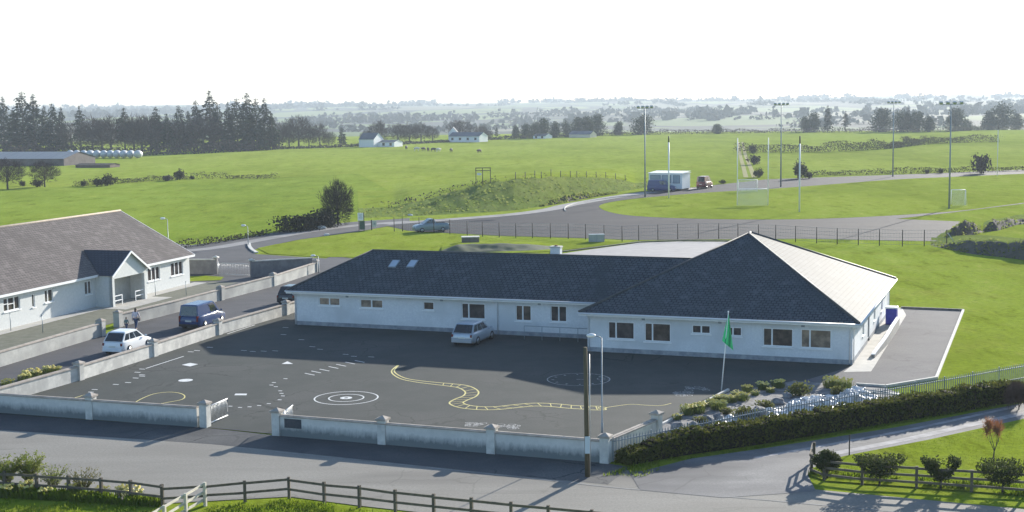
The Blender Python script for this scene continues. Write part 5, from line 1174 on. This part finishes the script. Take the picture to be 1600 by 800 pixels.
# ------------------------------------------------------------------ far woodland on the hills
rnd = random.Random(5); mb = MB()
def clump(x, y, s):
    z = zt(x, y)
    for _ in range(9):
        mb.card((x + rnd.gauss(0, s * .5), y + rnd.gauss(0, s * .5), z + abs(rnd.gauss(.45, .25)) * s), s * rnd.uniform(.7, 1.2), rnd, 0, 1.0)
for _ in range(85):                                    # hedge lines with standing trees
    r = rnd.uniform(1150, 4600); a = math.radians(rnd.uniform(-30, 30)); x, y = r * math.sin(a), r * math.cos(a); th = rnd.choice((rnd.gauss(0, .25), rnd.gauss(1.4, .3))); L = rnd.uniform(100, 420)
    for k in range(int(L / 11)):
        if rnd.random() < .8: clump(x + math.cos(th) * k * 11 + rnd.gauss(0, 3), y + math.sin(th) * k * 11 + rnd.gauss(0, 3), rnd.choice((4, 5, 7, 9)))
for _ in range(30):                                     # woods
    r = rnd.uniform(1300, 4700); a = math.radians(rnd.uniform(-30, 30)); x, y = r * math.sin(a), r * math.cos(a)
    for k in range(rnd.randint(15, 60)): clump(x + rnd.gauss(0, 90), y + rnd.gauss(0, 35), rnd.uniform(8, 13))
for k in range(520):                                    # crest woods
    a = math.radians(-28 + 56 * rnd.random()); r = 4650 + rnd.gauss(0, 80)
    if math.sin(a * 37) + math.sin(a * 91 + 1) > -.3: clump(r * math.sin(a), r * math.cos(a), rnd.uniform(9, 17))
tag(mb.build('woodland', FARWOOD), kind='stuff')

# ------------------------------------------------------------------ banks and mounds
from mathutils import noise as NZ
BANKS = {}
def bank(name, base, crest, run, back, mf, mbk, rough=.25, n=60, tufts=0, seed=3, tsize=.3):
    """a bank whose foot follows base and whose crest follows crest; run = metres from foot to crest, back = metres to fall away behind"""
    def interp(L, x):
        for (x0, y0), (x1, y1) in zip(L[:-1], L[1:]):
            if x0 <= x <= x1: return y0 + (y1 - y0) * (x - x0) / (x1 - x0)
        return L[-1][1] if x > L[-1][0] else L[0][1]
    xs = [base[0][0] + (base[-1][0] - base[0][0]) * i / n for i in range(n + 1)]
    cols = []; rnd = random.Random(seed); tb = MB()
    for x in xs:
        b = G(x, interp(base, x)); d = Vector((b.x, b.y, 0)).normalized(); rc = run
        d2 = ray(x, interp(crest, x)); tt = (math.hypot(b.x, b.y) + rc) / math.hypot(d2.x, d2.y); zc = max(0.02, H + d2.z * tt)
        col = []
        for k in range(9):
            t = k / 8; s = t * t * (3 - 2 * t); q = Vector((b.x, b.y, 0)) + d * rc * t
            nz = rough * math.sin(math.pi * min(t, .8)) * (NZ.noise(Vector((q.x * .35, q.y * .35, 1))) + .5 * NZ.noise(Vector((q.x, q.y, 7)))) * min(1, zc)
            q.z = zc * (.35 * s + .65 * t) + nz - (.03 if k == 0 else 0); col.append(q)
        for k in range(1, 9):
            t = k / 8; q = Vector((b.x, b.y, 0)) + d * (rc + back * t); q.z = zc * (.5 + .5 * math.cos(math.pi * t)) + .12 * NZ.noise(Vector((q.x * .1, q.y * .1, 3))) * (1 - t) - .06 * t; col.append(q)
        cols.append(col)
    mb = MB(); m_ = len(cols[0]); vs = [p for c in cols for p in c]; f1 = []; f2 = []
    for i in range(n):
        for k in range(m_ - 1):
            (f1 if k < 8 else f2).append((i * m_ + k, (i + 1) * m_ + k, (i + 1) * m_ + k + 1, i * m_ + k + 1))
    i0 = len(mb.v); mb.v += [tuple(v) for v in vs]
    for fs, mi in ((f1, 0), (f2, 1)):
        for f in fs: mb.f.append(list(f)); mb.m.append(mi); mb.uv.append(None); mb.sm.append(True)
    tag(mb.build(name, [mf, mbk]), kind='structure')
    BANKS[name] = (xs, cols)
    if tufts:
        for _ in range(tufts):
            i = rnd.randrange(n); k = rnd.randrange(9); p = cols[i][k].lerp(cols[i + 1][min(k + 1, 9)], rnd.random()); s = tsize * rnd.uniform(.5, 1.5)
            a = rnd.uniform(0, 6.28); e = Vector((math.cos(a), math.sin(a), 0)) * s * .8; tb.face([p - e, p + e, p + e * .6 + Vector((0, 0, s * .6)), p - e * .3 + Vector((0, 0, s * .75))])
        tag(tb.build('grass', BANKT), kind='stuff')
    return xs, cols
bx, bc = bank('earth_bank', [(560, 341), (640, 338), (720, 334), (800, 329), (850, 322), (900, 311), (950, 302), (1012, 293)], [(560, 340), (600, 329), (640, 316), (700, 303), (760, 286), (820, 279), (880, 276), (940, 277), (985, 284), (1012, 292)], 20, 110, ROUGH, GRASS, .55, 90, 900, tsize=.24)
bank('soil_bank', [(845, 323), (880, 317), (920, 309), (965, 302)], [(845, 322), (872, 309), (905, 303), (940, 302), (965, 301)], 1.6, 1.5, SOIL, SOIL, .9, 40, 500, 8)
bank('earth_bank', [(1455, 384), (1490, 391), (1520, 397), (1560, 401), (1600, 406), (1720, 418)], [(1455, 383), (1490, 379), (1510, 376), (1530, 378), (1550, 374), (1575, 380), (1600, 375), (1720, 376)], 2.6, 22, mat('dark_bank_soil', (.045, .045, .035), (.085, .08, .06), 1, .95, bump=.6, bdist=.1), ROUGH, .5, 70, 500, 9, .16)
bank('earth_bank', [(1474, 373), (1490, 374), (1512, 369), (1535, 363)], [(1474, 372), (1492, 354), (1508, 344), (1522, 350), (1535, 362)], 2.2, 12, SOIL, ROUGH, .7, 40, 120, 10, .2)
bank('earth_bank', [(1536, 363), (1560, 360), (1590, 351), (1660, 345)], [(1536, 361), (1550, 344), (1590, 342), (1660, 341)], 3, 16, SOIL, ROUGH, .7, 50, 160, 11, .2)
bank('earth_bank', [(690, 398), (740, 395), (800, 393), (880, 390)], [(690, 391), (715, 381), (760, 380), (820, 381), (880, 386)], 2.6, 10, mat('ditch_shade', (.07, .085, .05), (.11, .125, .06), 1.2, .95, bump=.5), LAWN, .3, 40, 0, 12)  # low bank whose darker front colour stands in for the shade of a hollow

hedgerow('purplish scrub along the left crest of the rough bank', [], 1.0, 1.6, TWIG, name='scrub', dens=4, size=.35, kindcat='scrub', world=[bc[i][8] for i in range(8, 44, 5)])
def crest(x):
    i = min(range(len(bx)), key=lambda k: abs(bx[k] - x)); return bc[i][8]
t = thing('field_fence', 'row of thin fence posts along the crest of the rough bank', 'fence', crest(806))
o = crest(806)
xsf = [806, 820, 834, 848, 862, 876, 890, 904, 918, 932, 946, 960, 976]
for x in xsf: c = crest(x) - o; mb = MB(); mb.tube([c + Vector((0, 0, -.1)), c + Vector((0, 0, 1.15))], .07, 5); mb.build('post', DARKPOST, t)
mb = MB()
for z in (.5, 1.0): mb.tube([crest(x) - o + Vector((0, 0, z)) for x in xsf], .006, 4)
mb.build('wire', DARKPOST, t)
c = crest(755); t = thing('timber_frame', 'small timber frame with a pale board standing on top of the rough bank', 'frame', c)
for x in (-1.2, -.1, 1.2): mb = MB(); mb.box((x, 0, 1.3), (.12, .12, 2.8)); mb.build('post', WOOD, t)
for z in (2.3, 2.75): mb = MB(); mb.beam((-1.3, .1, z), (1.3, .1, z), .06, .12); mb.build('rail', WOOD, t)
mb = MB(); mb.box((-.65, -.1, 1.75), (.7, .04, .35)); mb.build('board', WHITE, t)

# ------------------------------------------------------------------ wire fence behind the school
fpx = [(616, 362), (629, 362), (655, 362), (678, 364), (703, 366), (730, 368), (754, 370), (780, 371), (806, 372), (832, 372), (860, 372.5), (888, 373), (915, 374), (944, 375.5), (972, 377.5), (998, 376), (1028, 375), (1059, 374), (1091, 373), (1123, 373), (1153, 373.5), (1185, 375), (1212, 376), (1243, 378), (1276, 380), (1308, 382), (1341, 383), (1374, 384), (1410, 385), (1444, 385), (1479, 385)]
o = G(*fpx[0]); t = thing('wire_fence', 'long wire fence of dark posts between the school grounds and the gravel track', 'fence', o)
for x, y in fpx: p = G(x, y) - o; mb = MB(); mb.tube([p, p + Vector((0, 0, 1.85))], .055, 5); mb.build('post', DARKPOST, t)
mb = MB(); P = [G(x, y) - o for x, y in fpx]
for z in (.2, .6, 1.0, 1.4, 1.8): mb.tube([p + Vector((0, 0, z)) for p in P], .010, 4)
for a, b in zip(P[:-1], P[1:]):
    k = int((b - a).length / .3)
    for i in range(k): q = a.lerp(b, i / k); mb.beam(q + Vector((0, 0, .2)), q + Vector((0, 0, 1.8)), .008, .008)
mb.build('wire_mesh', GREYP, t)
p = G(1479, 385); t = thing('fence_stay', 'pale slanting stay at the last post of the wire fence', 'post', p); mb = MB(); mb.tube([(.1, 0, 1.5), (1.1, -.2, 0)], .05, 6); mb.build('strut', KERB, t); mb = MB(); mb.box((1.12, -.2, .05), (.3, .3, .12)); mb.build('foot_block', CONC, t)

p = G(735, 379); t = thing('water_tank', 'squat dark concrete tank with a pale lid on the grass behind the wing roof', 'tank', p, .1)
mb = MB(); mb.box((0, 0, .32), (2.0, 1.2, .64)); mb.build('body', mat('dark_concrete', (.10, .09, .08), (.15, .14, .13), 2, .9), t, .03); mb = MB(); mb.box((0, 0, .69), (2.15, 1.35, .1)); mb.build('lid', KERB, t, .02)
p = G(932, 378); t = thing('grey_crate', 'pale grey metal crate behind the wire fence, above the chimney', 'crate', p, .05)
mb = MB(); mb.box((0, 0, .45), (1.8, .6, .85)); mb.build('body', mat('pale_grey_sheet', (.30, .33, .31), (.38, .40, .38), 2, .6), t, .02)
for x in (-.85, 0, .85): mb = MB(); mb.box((x, -.32, .45), (.07, .05, .88)); mb.build('rib', GREYP, t)
mb = MB(); mb.box((0, 0, .90), (1.86, .66, .05)); mb.build('lid', GALV, t)
# notice boards by the access road
p = G(565, 360.5); t = thing('notice_board', 'tall notice board with a white upper panel and a dark green lower half', 'sign', p)
for x in (-.33, .33): mb = MB(); mb.box((x, .04, 1.15), (.09, .09, 2.4)); mb.build('post', DARKPOST, t)
mb = MB(); mb.box((-.1, -.03, 1.85), (.72, .05, 1.0)); mb.build('panel', WHITE, t); mb = MB(); mb.box((.1, -.03, .72), (.7, .05, 1.15)); mb.build('lower_panel', mat('dark_green_board', (.03, .07, .05), (.05, .10, .07), 4, .6), t)
mb = MB()
for k in range(5): mb.box((-.1, -.062, 2.2 - k * .16), (.5 - .08 * (k % 3), .01, .05))
mb.build('faded_print', GREYP, t)
p = G(584, 359); t = thing('notice_board', 'shorter notice board with a dark post and a pale sheet', 'sign', p)
mb = MB(); mb.box((-.27, 0, .65), (.14, .14, 1.35)); mb.build('post', DARKPOST, t); mb = MB(); mb.box((.1, -.03, .8), (.6, .06, .85)); mb.build('panel', mat('pale_board', (.45, .47, .46), None), t); mb = MB(); mb.box((.12, -.065, .82), (.26, .01, .3)); mb.build('picture', GREYP, t)
def boulder(label, x, y, r, m=None, sc=(1.4, 1, .6), group='loose stones'):
    rnd = random.Random(int(x * 7 + y)); t = MB(); t.ball((0, 0, 0), r, 0, 12, 8, sc)
    t.v = [tuple(Vector(v) * (1 + .35 * NZ.noise(Vector(v) * (1.4 / r) + Vector((x, y, 0))))) for v in t.v]
    for f in range(len(t.sm)): t.sm[f] = False
    p = G(x, y); o = t.build('boulder', m or ROCK); o.location = p + Vector((0, 0, r * sc[2] * .5)); o.rotation_euler = (0, 0, rnd.uniform(0, 6)); return tag(o, label, 'stone', group)
PALER = mat('pale_rock', (.5, .49, .47), (.62, .61, .58), 2, .9)
boulder('pale flat stone lying in front of the bramble hedge', 501, 358, .55, PALER); boulder('small white stone on the grass edge below the access road', 511, 368, .3, PALER); boulder('white stone on the foot of the rough bank above the notice boards', 641, 337, .32, PALER)

# ------------------------------------------------------------------ hedge, palisade, right-hand garden
hp = spline([G(*p) for p in ((990, 728), (1070, 713), (1200, 694), (1300, 677.5), (1400, 661), (1500, 645), (1594, 628))], 10)
o = hp[0]; t = thing('clipped_hedge', 'long clipped hedge between the railings and the lane', 'hedge', o); rnd = random.Random(31)
core = MB(); lv = MB(); Hh, Wh = 1.06, 1.1
for a, b in zip(hp[:-1], hp[1:]):
    d = (b - a).normalized(); nn = Vector((-d.y, d.x, 0)); mid = (a + b) / 2 - o + nn * Wh / 2; L = (b - a).length
    fr_ = min(1, .50 + .5 * ((a - o).length / 3.2)); hl = Hh * fr_ * (1 + .04 * rnd.gauss(0, 1)); core.beam(a - o + nn * Wh / 2 + Vector((0, 0, hl * .48)), b - o + nn * Wh / 2 + Vector((0, 0, hl * .48)), Wh * .74, hl * .96)
    for _ in range(int(L * 560)):
        q = a.lerp(b, rnd.random()) - o; side = rnd.random()
        wob = .09 * NZ.noise(q * .9 + Vector((0, 0, 5)))
        if side < .42: p = q + nn * rnd.uniform(.02, Wh) + Vector((0, 0, hl * (1 + .04 * rnd.gauss(0, 1)) + wob - (0.1 if rnd.random() < .3 else 0)))
        elif side < .82: p = q + nn * (.06 + wob + .05 * rnd.gauss(0, 1)) + Vector((0, 0, hl * rnd.random() ** .8))
        else: p = q + nn * (Wh - .06 + .05 * rnd.gauss(0, 1)) + Vector((0, 0, hl * rnd.random()))
        lv.card(p, rnd.uniform(.07, .15), rnd, 0, 1.2)
for e_, sg in ((hp[0], -1), (hp[-1], 1)):
    d = (hp[1] - hp[0]).normalized() if sg < 0 else (hp[-1] - hp[-2]).normalized(); nn = Vector((-d.y, d.x, 0))
    for _ in range(700): lv.card(e_ - o + nn * rnd.uniform(0, Wh) + d * sg * abs(rnd.gauss(.05, .1)) + Vector((0, 0, Hh * (.5 if sg < 0 else 1) * rnd.random())), rnd.uniform(.07, .15), rnd, 0, 1.2)
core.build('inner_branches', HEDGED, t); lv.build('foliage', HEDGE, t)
pp = spline([G(*p) for p in ((958, 721), (1040, 704), (1120, 687), (1200, 670), (1330, 646.5), (1420, 630), (1510, 614), (1600, 597), (1720, 576))], 12)
# resample to panels of about 2.3 m
def resample(P, step):
    out = [P[0]]; acc = 0
    for a, b in zip(P[:-1], P[1:]):
        L = (b - a).length; s = step - acc
        while s <= L: out.append(a.lerp(b, s / L)); s += step
        acc = L - (s - step)
    return out
Q = resample(pp, 2.3); o = Q[0]; t = thing('palisade_fence', 'grey steel palisade railings running behind the clipped hedge', 'fence', o)
for k, q in enumerate(Q):
    mb = MB(); mb.box(q - o + Vector((0, 0, .57)), (.06, .06, 1.14)); mb.build('post', PALIS, t)
    if k < len(Q) - 1:
        b = Q[k + 1]; d = b - q; L = d.length; mb = MB(); nn = Vector((-d.y, d.x, 0)).normalized()
        for z in (.25, .92): mb.beam(q - o + Vector((0, 0, z)) + nn * .03, b - o + Vector((0, 0, z)) + nn * .03, .04, .05)
        n = int(L / .17)
        for i in range(1, n):
            c = q - o + d * (i / n); mb.beam(c + Vector((0, 0, .06)), c + Vector((0, 0, 1.06)), .045, .02); e = d.normalized() * .022
            mb.face([c - e + Vector((0, 0, 1.06)), c + e + Vector((0, 0, 1.06)), c + Vector((0, 0, 1.14))])
        mb.build('railing_panel', PALIS, t)

# planting bed with yellow flowers, stones and silver sheeting
def flower_clump(seed, w=.9, h=.45, n=150, fl=26):
    rnd = random.Random(seed); t = thing('daffodil_clump', 'x', 'flowers', (0, 0, -500)); mb = MB(); mf = MB()
    for _ in range(n):
        a = rnd.uniform(0, 6.28); r = w * .5 * math.sqrt(rnd.random()); p = Vector((math.cos(a) * r, math.sin(a) * r, 0)); s = Vector((-math.sin(a), math.cos(a), 0)) * .022; tip = p * 1.35 + Vector((rnd.gauss(0, .05), rnd.gauss(0, .05), h * rnd.uniform(.6, 1.1)))
        m_ = p.lerp(tip, .6) + Vector((0, 0, .05)); mb.face([p - s, p + s, m_ + s, m_ - s]); mb.face([m_ - s, m_ + s, tip])
    for _ in range(fl):
        a = rnd.uniform(0, 6.28); r = w * .55 * math.sqrt(rnd.random()); p = Vector((math.cos(a) * r, math.sin(a) * r, h * rnd.uniform(.85, 1.2)))
        mf.mesh([p + Vector((math.cos(j * 1.047) * .10, math.sin(j * 1.047) * .10, .03 * (j % 2))) for j in range(6)] + [p + Vector((0, 0, .09))], [(j, (j + 1) % 6, 6) for j in range(6)])
    mb.build('leaves', mat('daffodil_leaves', (.09, .13, .03), (.15, .18, .05), 2, .7, .3, trans=.35), t); mf.build('blossoms', PETAL, t); return t
FC = [flower_clump(k + 200) for k in range(3)]
usedf = set()
def flowers(i, label, x, y, s, group):
    p = G(x, y)
    if i not in usedf: usedf.add(i); o = FC[i]; o.location = p; o.scale = (s, s, s); o['label'] = label; o['group'] = group; return
    dup(FC[i], label, p, R.uniform(0, 6.28), s, group)
for k, (x, y) in enumerate(((1058, 656), (1075, 648), (1090, 645), (1098, 637), (1112, 634), (1122, 640), (1130, 626), (1142, 629), (1150, 620), (1160, 626), (1168, 613), (1180, 618), (1192, 609), (1204, 614), (1216, 606), (1120, 626))):
    flowers(k % 3, 'clump of yellow daffodils in the bed along the pale kerb of the playground', x, y, R.uniform(.5, .95), 'daffodils in the garden bed')
for x, y, lb in ((1300, 606, 'clump of yellow flowers at the top of the bed, left of the paved yard'), (1318, 609, 'clump of yellow flowers at the top of the bed against the paved yard')): flowers(1, lb, x, y, 1.1, 'daffodils in the garden bed')
for k, (x, y) in enumerate(((12, 604), (38, 597), (48, 592), (60, 589), (75, 585), (88, 583))): flowers(k % 3, 'clump of yellow flowers between the side road and the playground wall', x, y, R.uniform(.7, 1.1), 'yellow flowers beside the side road')
for k, (x, y) in enumerate(((42, 772), (70, 778), (118, 771), (160, 775), (192, 773), (208, 780), (10, 775))): flowers(k % 3, 'clump of yellow flowers at the foot of the wooden roadside fence', x, y, R.uniform(.7, 1.0), 'yellow flowers along the wooden fence')
SB_ = make_bush(301, 1.0, .7, mat('olive_leaves', (.09, .105, .03), (.16, .165, .055), 1.5, .85, .1, trans=.35), 420, .11, 'garden_shrub', 'shrub')
for x, yb, yt, lb, w_ in ((1163, 655, 632, 'low olive shrub in the middle of the garden bed', 1.3), (1195, 641, 622, 'dark low shrub above the silver sheeting', 1.2), (1250, 618, 594, 'shrub at the shaded top of the garden bed', 1.2), (1308, 618, 600, 'shrub beside the yellow flowers at the top of the bed', 1.0), (1095, 663, 648, 'small shrub near the lower kerb of the garden bed', 1.3), (1135, 648, 634, 'small shrub among the daffodils half way up the kerb', 1.2)):
    put(SB_, lb, x, yb, yt, .7, 'shrubs in the garden bed', w_)
for x, y, r, lb in ((1060, 672, .34, 'stone near the low end of the garden bed'), (1085, 669, .28, 'stone right of the lowest one in the garden bed'), (1108, 660, .3, 'stone below the small kerb shrub'), (1122, 655, .26, 'stone left of the olive shrub'), (1186, 650, .42, 'largest dark stone at the left of the silver sheeting'), (1215, 632, .3, 'dark stone above the silver sheeting'), (1050, 688, .25, 'stone just inside the palisade at the bed end'), (1230, 622, .25, 'small dark stone in the shaded top of the bed')): boulder(lb, x, y, r, None, (1.3, 1, .8), 'stones in the garden bed')
def crumple(label, quad, nu, nv, amp, seed):
    a, b, c, d = [G(*p) for p in quad]; o = a.copy(); mb = MB(); vs = []
    for j in range(nv + 1):
        for i in range(nu + 1):
            u, v = i / nu, j / nv; p = a.lerp(b, u).lerp(d.lerp(c, u), v) - o; edge = min(1, 6 * min(u, 1 - u, v, 1 - v)) 
            q = Vector((p.x * 1.1 + seed, p.y * 1.1, 0)); w1_ = q.x * .55 + q.y * 1.1; w2_ = q.x * .9 - q.y * .35
            z = (abs(NZ.noise(Vector((w1_ * 2.6, w2_ * .5, 2)))) * .8 + .5 * abs(NZ.noise(Vector((w1_ * 6, w2_ * 1.3, 5)))) + .5 * abs(NZ.noise(q * .8))) * amp * edge * .62 + .03
            jx = .35 * NZ.noise(Vector((u * 9, v * 9, seed))); vs.append(Vector((p.x + jx, p.y + .3 * NZ.noise(Vector((v * 9, u * 9, seed + 4))), z)))
    mb.mesh(vs, [(j * (nu + 1) + i, j * (nu + 1) + i + 1, (j + 1) * (nu + 1) + i + 1, (j + 1) * (nu + 1) + i) for j in range(nv) for i in range(nu)], 0, False)
    ob = mb.build('plastic_sheeting', FOIL); ob.location = o; return tag(ob, label, 'sheeting', 'silver sheeting on the garden bed')
crumple('crumpled silver plastic sheeting along the railings, the long lower piece', [(1105, 668), (1215, 648), (1232, 636), (1125, 655)], 90, 26, .5, 3)
crumple('crumpled silver plastic sheeting, bright heap in the middle of the bed', [(1215, 650), (1300, 638), (1310, 618), (1235, 626)], 80, 44, .8, 9)
crumple('crumpled silver plastic sheeting at the corner below the paved yard', [(1300, 637), (1372, 622), (1345, 607), (1308, 614)], 70, 40, .7, 15)
p = G(1372, 622); t = thing('scrap_frame', 'low dark metal frame lying at the corner of the bed below the paved yard', 'frame', p, -.4)
for a, b in (((-1.0, 0, .25), (1.2, .1, .25)), ((-.9, .6, .3), (1.1, .7, .15)), ((-.9, 0, .02), (-.9, .6, .35)), ((1.0, 0, .02), (1.0, .7, .3))): mb = MB(); mb.tube([a, b], .035, 6); mb.build('bar', GREYP, t)

# ------------------------------------------------------------------ wooden fences
def rail_fence(label, posts, h, rails, m, group=None, pr=.06, extra_first=0):
    P = [G(*p) for p in posts]; o = P[0]; t = thing('wooden_fence', label, 'fence', o, group=group)
    for k, p in enumerate(P):
        mb = MB(); d = P[min(k + 1, len(P) - 1)] - P[max(k - 1, 0)]; mb.box(p - o + Vector((0, 0, h / 2 - .05)), (pr * 1.9, pr * 1.9, h + .1), math.atan2(d.y, d.x) + R.gauss(0, .06)); mb.build('post', m, t)
    for z in rails:
        for a, b in zip(P[:-1], P[1:]):
            mb = MB(); n_ = (b - a).normalized(); nn = Vector((-n_.y, n_.x, 0)) * -(pr + .02); mb.beam(a - o + nn + Vector((0, 0, z + R.gauss(0, .012))), b - o + nn + Vector((0, 0, z + R.gauss(0, .012))), .04, .10); mb.build('rail', m, t)
    return t
rail_fence('low wooden post and rail fence behind the yellow flowers at the lower left', [(-90, 762), (-42, 765), (8, 768), (58, 772), (108, 775), (159, 779), (205, 783), (254, 790)], .9, (.40, .80), WOOD)
rail_fence('long wooden post and rail fence beside the pale three-rail fence', [(254, 793), (320, 789), (383, 784), (452, 778), (507, 786), (562, 792), (618, 799), (678, 806), (737, 812), (799, 819), (857, 825), (925, 832), (986, 838), (1050, 844), (1120, 850)], .9, (.40, .80), WOOD)
rail_fence('short pale three-rail fence of new wood running toward the viewer', [(321, 790), (291, 808), (258, 828), (222, 850), (180, 880)], .98, (.25, .55, .88), PALEWOOD)
rail_fence('dark three-rail wooden fence in front of the clipped bushes at the lower right', [(1272, 722), (1268, 741), (1288, 750), (1347, 757), (1432, 762), (1518, 768), (1603, 773), (1690, 779)], .92, (.25, .55, .85), WOOD)

# shrubs along the right-hand fence
def flat_bush(label, x, yb, yt, wpx, seed, split=False, rnd_=False):
    k = ppm(x, yb); h = (yb - yt) / k; w_ = wpx / k; rnd = random.Random(seed); t = thing('clipped_shrub', label, 'shrub', G(x, yb), 0, 'dark shrubs along the lower right fence')
    mb = MB(); tips = []
    mb.tube([(0, 0, -.05), (.02, 0, h * .35)], [.05, .035], 6)
    for j in range(7): a = j * .9; mb.tube([(.02, 0, h * .32), (math.cos(a) * w_ * .3, math.sin(a) * w_ * .2, h * .72)], [.025, .008], 4)
    mb.build('trunk', BARK, t); mb = MB(); n = 0
    while n < 2600:
        u, v, z = rnd.uniform(-1, 1), rnd.uniform(-1, 1), rnd.random()
        rr = (.30 + .70 * z ** .7) if not rnd_ else math.sin(math.pi * (.12 + .8 * z)) 
        if u * u + v * v > rr * rr * (1 + .25 * NZ.noise(Vector((u * 3, v * 3, z * 3 + seed)))): continue
        if split and z > .45 and abs(u - .12) < .20 + .35 * (z - .45) and rnd.random() < .93: continue
        if NZ.noise(Vector((u * 2.2 + seed, v * 2.2, z * 2.5))) > .32: continue
        mb.card((u * w_ / 2, v * w_ * .36, h * (.28 + .72 * z) + .03 * rnd.gauss(0, 1)), rnd.uniform(.06, .12), rnd); n += 1
    mb.build('crown', mat('dark_shrub_leaves', (.032, .048, .014), (.075, .09, .026), 2.5, .8, .2, trans=.35), t)
flat_bush('rounded dark shrub at the corner of the lower right fence', 1292, 748, 702, 46, 1, rnd_=True); flat_bush('wide flat-topped dark shrub, second along the lower right fence', 1374, 758, 712, 86, 2); flat_bush('dark shrub parted in two tufts, third along the lower right fence', 1470, 764, 715, 66, 3, True); flat_bush('widest dark shrub at the right edge of the lower right fence', 1566, 771, 721, 92, 4)
T3 = make_bare(140, 2.2, TWIGRED, 6, 2.2, 1.1, .28, .34); T3['category'] = 'tree'; T3.name = 'young_tree'
put(T3, 'slender young tree with reddish twigs on the lawn behind the lower right shrubs', 1552, 724, 652, 2.2, 'single trees', .7)
T4 = make_bare(150, 3, mat('brown_twigs', (.10, .06, .05), (.15, .10, .08), 1, .9, .1), 30, 1.0 * 4, .3, .7, .1); T4['category'] = 'bush'; T4.name = 'bare_bush'
put(T4, 'bare reddish brown bush at the end of the clipped hedge by the right edge', 1592, 640, 588, 3, 'single trees', .75)
t = thing('thin_post', 'thin dark post standing alone at the edge of the lane', 'post', G(1327, 712)); mb = MB(); mb.tube([(0, 0, 0), (0, 0, .95)], .03, 6); mb.build('rod', DARKPOST, t); mb = MB(); mb.ball((0, 0, .95), .045, 0, 6, 4); mb.build('cap', DARKPOST, t)

# feathery shrubs at the lower left
def feathery(label, x, yb, yt, wpx, seed, m=FEATHER, n=2200):
    k = ppm(x, yb); h = (yb - yt) / k; w_ = wpx / k; rnd = random.Random(seed); t = thing('feathery_shrub', label, 'shrub', G(x, yb), 0, 'feathery shrubs at the lower left'); mb = MB(); lv = MB()
    for _ in range(46):
        a = rnd.uniform(0, 6.28); r = w_ * .5 * math.sqrt(rnd.random()); tip = Vector((math.cos(a) * r, math.sin(a) * r * .7, h * rnd.uniform(.6, 1) * (1 - .3 * r / w_))); md = tip * .5 + Vector((0, 0, h * .12)); mb.tube([(0, 0, 0), md, tip], [.014, .009, .003], 4)
        for _ in range(n // 46):
            u = rnd.uniform(.3, 1.05); p = Vector((0, 0, 0)).lerp(md, u * 2) if u < .5 else md.lerp(tip, u * 2 - 1); lv.card(p + Vector((rnd.gauss(0, .05), rnd.gauss(0, .05), rnd.gauss(0, .05))), rnd.uniform(.035, .085), rnd, 0, 1.5)
    mb.build('stems', mat('green_stem', (.10, .11, .04), None), t); lv.build('leaves', m, t)
feathery('feathery yellow-green shrub at the lower left corner of the photo', 12, 764, 706, 60, 5); feathery('brightest feathery yellow-green shrub behind the second fence post', 46, 762, 700, 64, 6); feathery('loose low yellow-green shrub behind the third fence post', 84, 768, 722, 58, 7, n=600); feathery('thin brownish shrub straggling toward the middle of the left fence', 130, 772, 724, 70, 8, mat('thin_leaves', (.15, .15, .06), (.22, .19, .08), 1, .8, .2, trans=.3), 380)

# grass blades along the near fences and verges
rnd = random.Random(77); mb = MB()
def blades(poly, n, s):
    P = [G(*p) for p in poly]
    for _ in range(n):
        u, v = rnd.random(), rnd.random(); p = P[0].lerp(P[1], u).lerp(P[3].lerp(P[2], u), v)
        if NZ.noise(p * .8) < -.25: continue
        a = rnd.uniform(0, 6.28); k = s * rnd.uniform(.4, 1.5); e = Vector((math.cos(a), math.sin(a), 0)) * k * .22; top_ = Vector((rnd.gauss(0, .3), rnd.gauss(0, .3), 1)) * k
        mb.face([p - e, p + e, p + top_ + e * .2, p + top_ - e * .2])
blades([(-60, 768), (252, 790), (240, 850), (-60, 850)], 4500, .10); blades([(325, 792), (452, 781), (560, 793), (330, 860)], 3000, .09); blades([(452, 781), (700, 812), (700, 860), (400, 860)], 3000, .09)
blades([(-40, 760), (250, 786), (250, 792), (-40, 775)], 4200, .24)
blades([(930, 748), (985, 728), (1070, 714), (1010, 745)], 500, .11); blades([(1010, 728), (1400, 662), (1590, 629), (1200, 699)], 1200, .10)
blades([(1262, 742), (1700, 786), (1700, 770), (1275, 735)], 3500, .16); blades([(1290, 735), (1700, 760), (1700, 640), (1450, 690)], 4500, .06)
blades([(1030, 690), (1330, 645), (1420, 622), (1060, 700)], 1800, .15)
tag(mb.build('grass', TUFT), kind='stuff')
